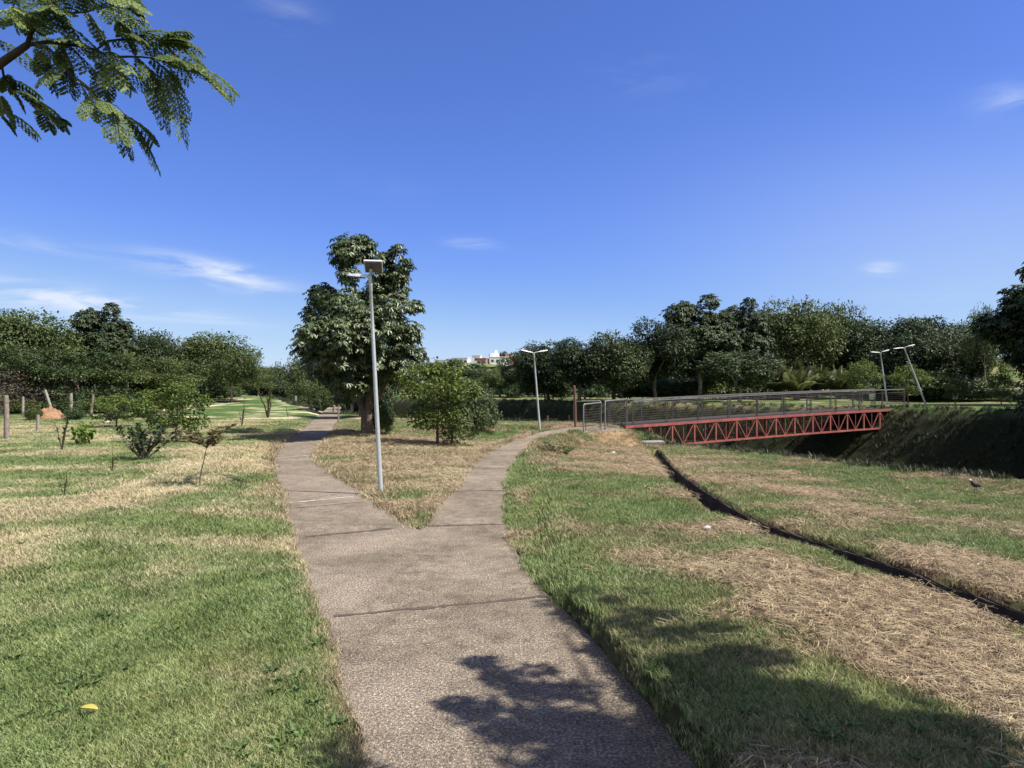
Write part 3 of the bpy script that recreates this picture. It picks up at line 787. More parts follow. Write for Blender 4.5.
post(91, 401, 1.1, .065, 'wood', 'dull grey fence post slightly tilted before the dark thicket', .12, d=37)
post(125, 402, .9, .09, 'wood', 'low grey fence post behind the yellow green saplings', d=38)
post(110, 424, .55, .16, 'wood', 'dark short tree stump standing in the left lawn behind the shrubs', name='tree_stump', cat='stump', group=None, d=31)
post(407.5, 417, .95, .04, 'wood_pale', 'thin pale stake standing alone in the grass behind the small trees', name='garden_stake', cat='stake', group=None)
post(334, 411, .55, .10, 'wood', 'short cut stump at the far left path edge, left one of two', name='tree_stump', cat='stump', group=None, d=47)
post(343.5, 412, .85, .16, 'bark_dark', 'taller dark stump at the far left path edge, right one of two', name='tree_stump', cat='stump', group=None, d=46)
post(338.5, 424, 1.45, .035, 'wood', 'slim dark stake beside the far part of the left path', name='garden_stake', cat='stake', group=None)
post(547.5, 424, .75, .05, 'red_dark', 'short brown post on the creek edge behind the second lamp', name='short_post', cat='post', group=None, d=33.5)
post(295.5, 404, 2.9, .14, 'wood_pale', 'tall pale utility pole standing among the far trees left of the big tree', name='utility_pole', cat='pole', group=None, d=75)

# ---------------- feature tree between the paths
rm = np.random.default_rng(101)
bx, by = G(366, 436); DM = by
def mt(px, py, rpx, dy=0):
    p = PW(px, py, DM+dy); return (p.x-bx, dy, p.z-float(H0(bx, by)), rpx/F*DM)
ML = []
for (px, py, rp_) in ((350,247,17),(341,262,13),(366,252,13),(385,259,10),(398,250,9),(391,272,15),(372,282,14),(350,272,12),(405,268,8),
        (326,297,18),(313,312,13),(340,312,20),(365,300,15),(400,293,14),(385,310,20),(411,305,12),(360,325,24),(330,330,20),(309,330,12),(312,345,17),
        (335,352,22),(365,352,24),(395,332,20),(412,328,12),(405,352,18),(420,356,10),(325,371,16),(346,378,17),(372,376,18),(394,368,18),(414,372,12),(314,360,11),(342,392,9)):
    hw = 55*(1-((py-318)/105)**2)
    for q in range(2 if rp_ > 14 else 1):
        ML.append(mt(px+rm.uniform(-4, 4), py+rm.uniform(-4, 4), rp_*rm.uniform(.8, 1.0), float((rm.uniform(-1.5, .7)-(.9 if py > 320 and px < 370 else 0))*max(10, hw)/F*DM)))
mtz = float(H0(bx, by))-.03
mroot = empty('feature_tree', (bx, by, mtz), 0, 'tall dark tree with drooping large leaves standing between the two paths', 'tree')
cme = whorl_crown('crown', ML, 6600, .155, .068, rm, 7, .5, .55)
link('crown', cme, M['leaf_main'], mroot)
tb = MB()
f1_ = [Vector((0, 0, -.1)), Vector((-.02, 0, .3)), Vector((-.05, 0, .8)), Vector((-.25, .05, 1.3)), Vector((-.35, .05, 1.9)), Vector((-.2, 0, 3.0)), Vector((-.25, 0, 4.4)), Vector((-.5, 0, 5.7))]
f2_ = [Vector((.06, 0, -.1)), Vector((.10, -.03, .4)), Vector((.08, -.05, .9)), Vector((.15, -.05, 1.5)), Vector((.3, 0, 2.2)), Vector((.5, .1, 3.4)), Vector((.6, .1, 4.8)), Vector((.9, 0, 5.6))]
tb.tube(f1_, [.21, .15, .13, .11, .10, .09, .07, .03], 10); tb.tube(f2_, [.19, .14, .12, .12, .11, .09, .06, .02], 10)
tb.tube([f2_[2], Vector((.5, -.2, 1.35)), Vector((.9, -.4, 2.1))], [.09, .07, .03], 8)
allp = f1_[3:7]+f2_[3:7]
for q in ML:
    e = Vector(q[:3]); bp = min(allp, key=lambda p: (p-e).length+1.0*max(0, p.z-e.z+.3)); limb(tb, bp, e, .05, .012, rm, 5, .12, 6)
tb.build('trunk', M['bark'], mroot)

# ---------------- tree prototypes
PR = {}
PR['broad1'] = make_proto('broad_tree', 1, 9, 1.6, 9, 30, 1.5, 15000, .32, .16, 'leaf_dark', 'bark_dark', .20, 2.4)
PR['broad2'] = make_proto('broad_tree', 2, 10, 1.3, 8, 34, 1.35, 15500, .29, .15, 'leaf_mid', 'bark_dark', .20, 2.0)
PR['broad3'] = make_proto('broad_tree', 3, 8, 2.0, 10, 26, 1.35, 14500, .33, .14, 'leaf_dark', 'bark', .20, 2.8, .5)
PR['grey'] = make_proto('broad_tree', 4, 8, 2.2, 9, 26, 1.15, 11500, .32, .16, 'leaf_grey', 'bark_pale', .17, 2.4)
PR['whorl'] = make_proto('broad_tree', 5, 7, 2.2, 10, 26, 1.1, 17500, .33, .13, 'leaf_dark', 'bark_pale', .18, 2.8, .5, True)
PR['airy'] = make_proto('airy_tree', 6, 7, 2.1, 6.5, 30, .75, 7500, .24, .10, 'leaf_mid', 'bark_pale', .11, 2.3, .1)
PR['young'] = make_proto('young_tree', 7, 3.2, .6, 3.3, 30, .34, 4200, .13, .07, 'leaf_bright', 'bark', .05, .9, .2)
PR['young_dark'] = make_proto('young_tree', 8, 3.2, .05, 3.2, 34, .36, 4600, .13, .065, 'leaf_mid', 'bark', .05, .7, .3)
PR['bush'] = make_proto('bush', 9, 3.2, .1, 2.0, 22, .55, 6000, .17, .08, 'leaf_mid', 'bark_dark', .05, .35, .1)
PR['bush_grey'] = make_proto('bush', 10, 3.0, .1, 1.8, 18, .5, 4600, .16, .07, 'leaf_grey', 'bark_dark', .05, .35, .1)
PR['bare'] = make_proto('bare_bush', 12, 3.4, .3, 2.6, 22, .6, 3600, .13, .03, 'leaf_bare', 'bark_pale', .05, .5, 0)
PR['lime'] = make_proto('small_plant', 13, 1.0, .05, .8, 8, .2, 260, .17, .09, 'leaf_lime', 'bark', .015, .2, .2)
def tr(kind, px, top, d, wpx, label, group=None, **kw):
    x, y = (px-CX)/F*d, d; zg = float(H0(x, y)); h = CAMZ+(CY-top)/F*d-zg
    return place(PR[kind], x, y, h, wpx/F*d, None, label, 'tree' if kind not in ('bush', 'bush_grey', 'bare') else 'bush', group, **kw)

# left tree belt
GL = 'trees along the left edge of the park'
tr('broad2', -18, 308, 44, 110, 'dense green tree cut off by the left edge of the photo', GL)
tr('broad2', 28, 312, 46, 120, 'broad rounded green tree above the thick left fence post', GL)
tr('whorl', 104, 301, 50, 66, 'tallest tree of the left belt with a dark knobbly top', GL)
tr('broad1', 72, 322, 52, 90, 'dark tree filling the gap left of the tallest left tree', GL)
tr('broad1', 142, 326, 53, 70, 'dark tree with small pointed tops right of the tallest left tree', GL)
tr('broad3', 166, 334, 56, 60, 'dark blue green tree in the middle of the left belt', GL)
tr('broad2', 215, 333, 58, 100, 'brownish topped wide tree at the right end of the left belt', GL)
tr('airy', 232, 350, 50, 70, 'fresh green feathery tree at the right end of the left belt', GL)
tr('airy', 78, 346, 42, 100, 'olive feathery tree in front of the tallest left tree', GL)
tr('airy', 20, 345, 40, 90, 'olive feathery tree behind the thick left fence post', GL)
tr('airy', 128, 352, 44, 80, 'feathery olive tree in front of the left belt centre', GL)
tr('airy', 172, 358, 46, 80, 'light feathery tree with a pale slender trunk behind the leafy young tree', GL)
tr('bare', 2, 366, 38, 90, 'leafless grey brown thicket bush at the left edge', 'bushes under the left trees')
tr('bare', 48, 372, 41, 70, 'sparse brown bush between the left fence posts', 'bushes under the left trees')
for k, (px, top, d, wp) in enumerate(((16, 397, 39, 46), (66, 396, 40, 60), (99, 397, 39, 44), (76, 406, 33.5, 24), (33, 407, 33.5, 18), (100, 384, 42, 70), (150, 380, 46, 60), (195, 378, 50, 60), (225, 386, 54, 40), (135, 397, 36, 50), (30, 390, 42, 60))):
    tr(('bush', 'bush_grey')[k % 2], px, top, d, wp, 'low bush in the undergrowth beneath the left tree belt', 'bushes under the left trees')
# trees at the end of the left path
GC = 'distant trees at the end of the left path'
tr('airy', 258, 372, 82, 44, 'small rounded light green tree at the far end of the left lawn', GC)
for k, (px, top, d, wp) in enumerate(((252, 366, 95, 60), (276, 366, 98, 50), (296, 358, 92, 50), (318, 352, 90, 56), (345, 362, 95, 60), (372, 366, 95, 60), (398, 362, 100, 50), (268, 376, 85, 40), (305, 380, 84, 44), (330, 384, 80, 44))):
    tr(('broad2', 'grey', 'airy')[k % 3], px, top, d, wp, 'far tree in the row closing the end of the left path', GC)
tr('whorl', 352, 345, 44, 62, 'dark tree standing directly behind the big tree of the wedge', GC)
tr('broad3', 361, 338, 37, 70, 'dark tree just behind the big tree of the wedge, nearest of those it hides', GC)
tr('broad1', 372, 350, 52, 60, 'dark tree partly hidden behind the big tree and the lamp post', GC)
# centre distance, in front of the white houses
GM = 'trees in the middle distance below the white houses'
for k, (px, top, d, wp, kind, lb) in enumerate((
    (412, 364, 120, 34, 'broad1', 'small dark far tree right beside the big tree crown'),
    (432, 362, 115, 40, 'grey', 'grey green far tree below the left end of the white houses'),
    (452, 358, 110, 36, 'grey', 'pointed grey green far tree in front of the low white house'),
    (476, 368, 95, 50, 'broad1', 'dark far tree below the middle of the white houses'),
    (500, 368, 80, 56, 'broad2', 'green far tree below the highest white house'),
    (519, 351, 75, 44, 'grey', 'tall far tree just left of the second lamp post'),
    (440, 380, 75, 60, 'broad2', 'low green tree behind the leafy small tree of the wedge'),
    (462, 378, 70, 50, 'bush', 'low bush behind the leafy shrub of the wedge'))):
    tr(kind, px, top, d, wp, lb, GM)
for k in range(13):
    px = 418+k*9.5; d = 252+(k*37) % 30
    tr(('broad1', 'broad2', 'grey')[k % 3], px, (364.5, 366, 363.5, 365.5)[k % 4]+(0, 1, 2)[k % 3], d, 15, 'hilltop tree directly below the white houses', 'hilltop trees below the white houses')
# right belt across the creek
GR = 'trees across the creek behind the footbridge'
tr('broad1', 548, 340, 56, 80, 'dark tree directly behind the second lamp post', GR)
tr('broad3', 580, 337, 51, 70, 'dark tree above the tall brown post', GR)
tr('broad1', 614, 330, 50, 80, 'dark tree above the start of the footbridge', GR)
tr('broad3', 655, 319, 52, 76, 'dark tree left of the grey leaved high tree', GR)
tr('whorl', 700, 293, 55, 84, 'high tree with greyish leaves and a pale forked trunk behind the footbridge', GR)
tr('whorl', 744, 297, 58, 64, 'high grey green tree right of the pale trunked one', GR)
tr('broad2', 795, 300, 62, 100, 'wide bright topped tree in the centre of the right belt', GR)
tr('broad2', 838, 304, 66, 80, 'wide green topped tree right of the belt centre', GR)
tr('broad1', 880, 316, 62, 90, 'low domed dark tree above the upright far lamp', GR)
tr('grey', 925, 315, 60, 80, 'domed olive tree above the leaning far lamp', GR)
tr('broad2', 962, 322, 62, 70, 'green tree between the olive tree and the darkest right tree', GR)
tr('airy', 985, 306, 48, 44, 'light leaved thin tree against the sky near the right edge', GR)
tr('grey', 740, 350, 50, 84, 'smaller silvery green tree behind the middle of the footbridge', GR)
for k, (px, top, d, wp) in enumerate(((560, 352, 78, 70), (600, 350, 78, 70), (640, 338, 76, 80), (690, 320, 74, 80), (770, 316, 78, 90), (820, 318, 80, 90), (870, 326, 78, 90), (920, 328, 76, 90), (1040, 300, 60, 90), (948, 330, 52, 80), (905, 332, 54, 80))):
    tr(('broad1', 'broad3')[k % 2], px, top, d, wp, 'dark tree filling the second row across the creek', 'second row of dark trees across the creek')
for k, (px, top, d, wp) in enumerate(((545, 378, 58, 60), (585, 380, 64, 60), (630, 376, 58, 60), (672, 376, 58, 60), (720, 372, 58, 60), (775, 370, 60, 70), (830, 370, 60, 70), (880, 366, 58, 70), (925, 370, 50, 70), (962, 374, 49, 60), (890, 374, 52, 60), (940, 378, 53, 70), (985, 387, 49, 50), (1018, 389, 47, 46), (700, 380, 57, 60), (750, 378, 57, 60), (655, 380, 57, 60), (508, 384, 74, 40))):
    tr(('bush', 'bush_grey')[k % 2], px, top, d, wp, 'dark understorey bush below the trees across the creek', 'understorey bushes across the creek')
# right edge tree, partly in frame, and its neighbours outside the frame that shade the far bank
place(PR['whorl'], 30.0, 39.0, 8.2, 7.5, 1.0, 'darkest tree leaning in at the right edge above the far bank', 'tree', GR)
rz = 0
for (x, y, h, wd) in ((26.5, 29.5, 8.5, 7.5), (33, 33.5, 9.5, 8), (31.5, 25.5, 9.5, 8), (37, 28, 10.5, 9), (30.5, 19, 9, 8), (38.5, 36, 10, 9), (27.5, 24, 7.5, 6.5), (22.6, 27.6, 6.2, 5.0)):
    place(PR['broad1'] if rz % 2 else PR['broad3'], x, y, h, wd, None, 'shade tree on the right bank just outside the photo', 'tree', 'trees on the right bank outside the photo'); rz += 1

# small trees on the far bank
GS = 'saplings on the far bank'
for (px, py, d, h, kind, lb) in ((1001, 404, 40, 1.9, 'young', 'spreading sapling near the right edge on the far bank'), (955, 404, 42, 1.6, 'young', 'yellow green sapling right of the leaning far lamp'),
        (862, 400, 47, 3.0, 'young', 'layered yellow green young tree behind the far end of the bridge'), (908, 404, 47, 2.7, 'young', 'yellow green young tree behind the leaning far lamp'),
        (985, 392, 52, 3.4, 'young', 'light green young tree before the tan slope at the right')):
    x, y = far_base(px, d); place(PR[kind], x, y, h, h*.95, None, lb, 'tree', GS, name='sapling')

# ---------------- the small tree and shrub in the wedge
x, y = G(437, 446.5)
place(PR['young'], x, y, 2.55, 2.9, .4, 'small leafy yellow green tree left of the darker shrub in the dry wedge', 'tree', name='small_tree')
x, y = G(452, 447.5)
place(PR['young_dark'], x, y, 2.0, 2.3, 2.0, 'dark leafy shrub touching the small tree in the dry wedge', 'shrub', name='shrub')
x, y = G(474, 440)
place(PR['bush_grey'], x, y+1.5, 1.7, 1.9, 2.0, 'low spreading grey green shrub right of the wedge shrub', 'shrub', name='shrub')
x, y = G(382, 436)
place(PR['bush'], x, y, 1.15, .9, 1.0, 'small upright green shrub at the foot of the tall tree', 'shrub', name='shrub')

# ---------------- left lawn plants
def stemmy(name, seed, n, L_, spread, h, leaves, leafL, leafW, mat, bark, r0=.012, up=1.0):
    r = np.random.default_rng(seed); mb = MB(); P = []; D = []
    for i in range(n):
        a = r.uniform(0, 2*math.pi); e = Vector((math.cos(a)*spread*r.uniform(.2, 1), math.sin(a)*spread*r.uniform(.2, 1), h*r.uniform(.55, 1)))
        pts = limb(mb, (0, 0, 0), e, r0, r0*.3, r, 6, .12, 5)
        for k in range(leaves//n):
            t = r.uniform(.25, 1)*(len(pts)-1); i0 = min(int(t), len(pts)-2); p = pts[i0].lerp(pts[i0+1], t-i0)
            d = Vector(r.normal(size=3)); d.z = abs(d.z)*up+.2; d = d.normalized()
            P.append(p); D.append(d)
    P = np.array(P); D = np.array(D); k = len(P); Nn = rand_dirs(k, r)*.6; Nn[:, 2] += .9
    lm = leaf_mesh('foliage', P, D, Nn, leafL*(.6+.8*r.random(k)), leafW*(.6+.8*r.random(k)), np.clip(.5+.3*r.normal(size=k), 0, 1))
    lm.materials.append(M[mat]); sm_ = mb.mesh('stem'); sm_.materials.append(M[bark]); return sm_, lm
def plant(name, px, py, meshes, label, cat='plant', group=None, s=1, xy=None):
    x, y = xy or G(px, py); o = empty(name, (x, y, float(H0(x, y))-.01), random.uniform(0, 6), label, cat, group); o.scale = (s, s, s)
    for n_, me in zip(('stem', 'foliage'), meshes):
        c = bpy.data.objects.new(n_, me); C.objects.link(c); c.parent = o
    return o
sh = stemmy('shrub', 21, 20, 0, .95, .95, 1000, .11, .05, 'leaf_grey', 'bark_pale', .02)
plant('shrub', 143, 461, sh, 'dark many stemmed shrub with pale twigs standing alone in the left lawn', 'shrub', None, .82)
x, y = G(158, 446)
place(PR['young'], x, y+1.0, 1.75, 2.2, 2.2, 'round bright leafy young tree behind the lone many stemmed shrub', 'tree', name='young_tree')
x, y = G(122, 440)
place(PR['young'], x, y+2.5, 1.45, 2.0, 4.0, 'wider yellow green young tree left of the round bright one', 'tree', name='young_tree')
x, y = G(78, 432)
place(PR['young'], x, y+2.5, 1.4, 2.3, 5.0, 'broad yellow green young tree behind the bright low plant', 'tree', name='young_tree')
x, y = G(86, 446)
place(PR['lime'], x, y, .62, .7, 1.0, 'bright lime green low plant with big leaves in the left lawn', 'plant', name='broadleaf_plant')
um = stemmy('s', 23, 12, 0, .75, .35, 560, .09, .035, 'leaf_brown', 'bark', .006, .3)
ux, uy = G(199, 486)
so_ = empty('sapling', (ux, uy, float(H0(ux, uy))-.01), 0, 'thin sapling with a flat brownish umbrella crown in the left lawn', 'sapling')
MB().tube([(0, 0, 0), (.04, 0, .25), (.09, 0, .45), (.12, 0, .62)], [.009, .008, .007, .005], 6).build('stem', M['bark'], so_)
c_ = bpy.data.objects.new('foliage', um[1]); C.objects.link(c_); c_.parent = so_; c_.location = (.12, 0, .55)
c_ = bpy.data.objects.new('twigs', um[0]); C.objects.link(c_); c_.parent = so_; c_.location = (.12, 0, .58)
st1 = stemmy('s', 25, 4, 0, .22, .9, 40, .09, .035, 'leaf_mid', 'bark_dark', .012)
plant('sapling', 62, 452, st1, 'thin dark sapling standing in front of the short pale fence post', 'sapling', 'thin saplings in the left lawn', 1.25)
plant('sapling', 112, 474, st1, 'tiny bare sapling just left of the many stemmed shrub', 'sapling', 'thin saplings in the left lawn', .5)
plant('sapling', 64, 498, st1, 'tiny sapling nearest the camera in the pale dry part of the left lawn', 'sapling', 'thin saplings in the left lawn', .42)
plant('sapling', 242, 427, st1, 'thin dark staked sapling before the far tree row at left', 'sapling', 'thin saplings in the left lawn', 1.3)
plant('sapling', 288, 418, st1, 'thin sapling left of the far bend of the left path', 'sapling', 'thin saplings in the left lawn', .7)
plant('sapling', 316, 411, st1, 'thin sapling standing at the far bend of the left path', 'sapling', 'thin saplings in the left lawn', 1.4)
vs_ = stemmy('s', 27, 5, 0, 1.1, 1.5, 160, .12, .04, 'leaf_bright', 'bark_dark', .045)
plant('shrub', 268, 418, vs_, 'open V shaped shrub with dark bare stems beyond the shadowed lawn', 'shrub', None, 1.1)
plant('shrub', 377, 413, stemmy('s', 28, 8, 0, .8, .9, 260, .13, .06, 'leaf_dark', 'bark_dark', .02), 'small dark umbrella shaped bush behind the tall tree trunk', 'shrub', None, 1.0)
plant('weed_clump', 557, 462, stemmy('s', 29, 16, 0, .55, .55, 520, .10, .025, 'leaf_mid', 'bark', .006, .4), 'green weed clump on the lawn edge right of the right path', 'weed', None, 1.0)
plant('weed_clump', 570, 449, stemmy('s', 30, 6, 0, .45, .85, 130, .12, .03, 'leaf_mid', 'bark', .006, .5), 'tall thin weed stems leaning beside the right path before the brown post', 'weed', None, .8)
plant('young_plant', 643, 418, stemmy('s', 31, 5, 0, .25, .8, 60, .16, .06, 'leaf_bright', 'bark', .01), 'fresh green shoot growing behind the first bridge railing bay', 'plant', None, 1.0, xy=((643-CX)/F*33.5, 33.5))

# orange soil heap
x, y = (50-CX)/F*35, 35
vs = []; fs = []; n = 20; r_ = np.random.default_rng(5)
for i in range(n+1):
    for j in range(n+1):
        u, v = i/n*2-1, j/n*2-1; q = max(0, 1-u*u-v*v)
        vs.append((u*.72, v*.7, -.1+.58*q**.8*(1+.6*(float(vnoise(u*4+5, v*4, 91))-.5)+.5*(float(vnoise(u*11+5, v*11, 92))-.5))))
for i in range(n):
    for j in range(n): fs.append((i*(n+1)+j, (i+1)*(n+1)+j, (i+1)*(n+1)+j+1, i*(n+1)+j+1))
o = MB().add(vs, fs, True).build('soil_mound', M['soil']); o.location = (x, y, float(H0(x, y))); tag(o, 'orange brown heap of earth under the left trees', 'soil heap')

# ---------------- palms behind the bridge
def palm_meshes(seed):
    r = np.random.default_rng(seed); P = []; D = []; Nn = []; Ls = []; Ws = []; T = []; stem = MB()
    nf = 26
    for i in range(nf):
        a = 2*math.pi*i/nf*1.0+r.uniform(-.3, .3); el = r.uniform(.65, 1.5); Lf = r.uniform(1.5, 2.1)
        h = Vector((math.cos(a), math.sin(a), 0)); p = Vector((0, 0, .35)); d = h*math.cos(el)+Vector((0, 0, math.sin(el)))
        pts = [p.copy()]; k = 14
        for s in range(k):
            p = p+d*(Lf/k); d = (d-Vector((0, 0, .03+.04*math.cos(el)))).normalized(); pts.append(p.copy())
            side = d.cross(Vector((0, 0, 1))); side = side.normalized() if side.length > .01 else Vector((1, 0, 0))
            if s > 1:
                for sg in (1, -1):
                    for q in range(2):
                        P.append(p-d*(Lf/k)*q*.5); D.append(side*sg+d*.7+Vector((0, 0, -.1))); Nn.append(Vector((0, 0, 1))+side*sg*-.6); Ls.append(.55*math.sin(math.pi*(s+1)/(k+2))+.08); Ws.append(.05); T.append(r.uniform(.1, 1))
        stem.tube(pts, [.025*(1-.8*t/k) for t in range(k+1)], 5)
    stem.tube([(0, 0, -.1), (0, 0, .2), (0, 0, .42)], [.24, .22, .15], 9)
    lm = leaf_mesh('frond', np.array(P), np.array(D), np.array(Nn), np.array(Ls), np.array(Ws), np.array(T)); lm.materials.append(M['palm'])
    sm_ = stem.mesh('trunk'); sm_.materials.append(M['bark']); return sm_, lm
pal = palm_meshes(3)
for px, d, s, lb in ((778, 56, 1.05, 'leftmost low feathery palm behind the footbridge railing'), (797, 55, 1.1, 'second low palm from the left behind the footbridge'), (818, 57, 1.0, 'third low palm from the left behind the footbridge'), (838, 55, .95, 'rightmost low palm beside the layered yellow green young tree')):
    x, y = far_base(px, d); o = empty('palm_tree', (x, y, float(H0(x, y))), random.uniform(0, 6), lb, 'palm', 'low palms behind the footbridge'); o.scale = (s, s, s*1.15)
    for n_, me in zip(('trunk', 'fronds'), pal):
        c = bpy.data.objects.new(n_, me); C.objects.link(c); c.parent = o

# ---------------- overhanging feathery branch at the upper left
def feathery_tree():
    r = np.random.default_rng(55); D0 = 4.6
    bxy = (-5.6, 3.6); zb = float(H0(*bxy))
    root = empty('feathery_tree', (bxy[0], bxy[1], zb), 0, 'tree with feathery compound leaves reaching in at the upper left', 'tree')
    def W(px, py, d=D0): p = PW(px, py, d); return Vector((p.x-bxy[0], p.y-bxy[1], p.z-zb))
    mb = MB()
    T = [Vector((0, 0, -.1)), Vector((.05, 0, 1)), Vector((.1, .1, 2)), Vector((.3, .2, 2.8)), Vector((.7, .5, 3.3))]
    mb.tube(T, [.16, .12, .10, .08, .065], 10)
    main = [T[-1], W(-120, 150), W(-40, 90), W(0, 62), W(26, 44)]
    mb.tube(main, [.06, .045, .034, .028, .022], 8)
    branches = [
        ([W(26, 44), W(38, 22), W(52, 2), W(62, -30, 4.7)], .018), ([W(26, 44), W(60, 43), W(95, 49), (W(118, 56))], .014),
        ([W(118, 56), W(140, 56), W(165, 61), W(190, 64)], .008), ([W(60, 43), W(75, 82, 4.4), W(100, 100, 4.4), W(125, 115, 4.4)], .008),
        ([W(95, 49), W(120, 38), W(145, 32), W(160, 40)], .007), ([W(0, 62), W(10, 85, 4.8), W(30, 100, 4.8), W(55, 118, 4.8)], .009),
        ([W(38, 22), W(70, 12, 4.5), W(105, 2, 4.5), W(130, 8, 4.5)], .009), ([W(-40, 90), W(-15, 100, 4.9), W(5, 112, 4.9)], .01),
        ([W(-20, 76), W(-10, 30, 5.0), W(10, 8, 5.0), W(25, -20, 5.0)], .014), ([W(52, 2), W(90, -20), W(125, -25)], .01)]
    for pts, r0 in branches:
        sm_ = []
        for a, b in zip(pts[:-1], pts[1:]): sm_ += [a, a.lerp(b, .5)+Vector(r.normal(size=3))*.012]
        sm_.append(pts[-1]); mb.tube(sm_, [r0*(1-.7*i/(len(sm_)-1)) for i in range(len(sm_))], 6)
    P = []; D = []; Nn = []; Ls = []; Ws = []; TT = []
    def leaf(p, d, L_, tone):
        """bipinnate leaf: drooping rachis, paired pinnae, many leaflets"""
        d = d.normalized(); p = p.copy(); npn = 8; pts = [p.copy()]
        up = Vector((0, 0, 1))
        for s in range(npn):
            p = p+d*(L_/npn); d = (d+Vector((0, 0, -.10))).normalized(); pts.append(p.copy())
            side = d.cross(up).normalized(); nrm = side.cross(d)
            pl_ = L_*.42*math.sin(math.pi*(s+1.6)/(npn+2.6))
            for sg in (1, -1):
                pd = (side*sg+d*.45+Vector((0, 0, -.45))).normalized(); k = 9
                for q in range(k):
                    pp = p+pd*pl_*(q+.5)/k
                    for s2 in (1, -1):
                        P.append(pp); D.append((d if s2 > 0 else -d)*.9+pd*.5+Vector(r.normal(size=3))*.15); Nn.append(nrm+Vector(r.normal(size=3))*.3)
                        Ls.append(.027*(.7+.5*math.sin(math.pi*(q+.8)/k))); Ws.append(.014); TT.append(min(1, max(0, tone+r.normal()*.12)))
        mb.tube(pts, [.0028]*len(pts), 4, False)
    def along(pts, n, dirs, L_, t0=0.1):
        pts = [Vector(p) for p in pts]
        for i in range(n):
            t = (t0+(1-t0)*(i+.5)/n)*(len(pts)-1); a = min(int(t), len(pts)-2); p = pts[a].lerp(pts[a+1], t-a)
            fw = (pts[a+1]-pts[a]).normalized(); up = Vector((0, 0, 1)); sd = fw.cross(up).normalized()
            d = fw*r.uniform(.3, .9)+sd*r.uniform(-1, 1)+Vector((0, 0, dirs+r.uniform(-.35, .35)))
            leaf(p+Vector(r.normal(size=3))*.01, d, L_*r.uniform(.75, 1.15), float(np.clip(r.normal(.5, .25), 0, 1)))
    for (pts, r0), n, dz, L_ in zip(branches, (8, 9, 7, 7, 6, 9, 9, 6, 8, 5), (-.2, -.2, -.1, -.2, .1, .1, 0, .1, 0, 0), (.32, .30, .30, .25, .30, .19, .34, .19, .32, .34)):
        along(pts, n, dz, L_)
    # end sprays that give the silhouette
    for (a, b, c) in (((160, 40), (185, 28), .30), ((160, 42), (196, 40), .26), ((190, 64), (228, 88), .28), ((165, 61), (200, 62), .27), ((170, 66), (183, 130), .34), ((150, 70), (165, 120), .36), ((125, 115), (156, 158), .32), ((110, 105), (128, 148), .26), ((130, 8), (146, 22), .2),
                      ((120, 20), (130, 45), .25), ((60, 45), (70, 88), .28), ((40, 50), (52, 85), .24), ((0, 95), (8, 120), .2), ((100, 60), (108, 105), .22), ((55, 118), (64, 128), .1), ((50, 5), (75, 30), .25), ((85, 10), (110, 50), .3), ((10, 5), (28, 30), .25)):
        pa, pb = W(*a), W(*b); leaf(pa, (pb-pa)+Vector((0, r.uniform(-.05, .05), .05)), (pb-pa).length*1.05, float(r.uniform(.3, .9)))
        leaf(pa, (pb-pa)+Vector((0, r.uniform(-.1, .1), .08)), (pb-pa).length*.8, float(r.uniform(.3, .9)))
    # the rest of the crown, out of the frame above the trunk
    extra = [(-1.2+r.normal()*.7, r.normal()*1.0, 3.9+r.normal()*.5) for _ in range(60)]
    for e in extra:
        e = Vector(e); limb(mb, T[3], e, .02, .006, r, 4, .1, 5); leaf(e, Vector(r.normal(size=3)), .34, .5)
    mb.build('trunk', M['bark_dark'], root)
    lm = leaf_mesh('crown', np.array(P), np.array(D), np.array(Nn), np.array(Ls), np.array(Ws), np.array(TT), .05)
    link('crown', lm, M['leaf_pinnate'], root)
feathery_tree()

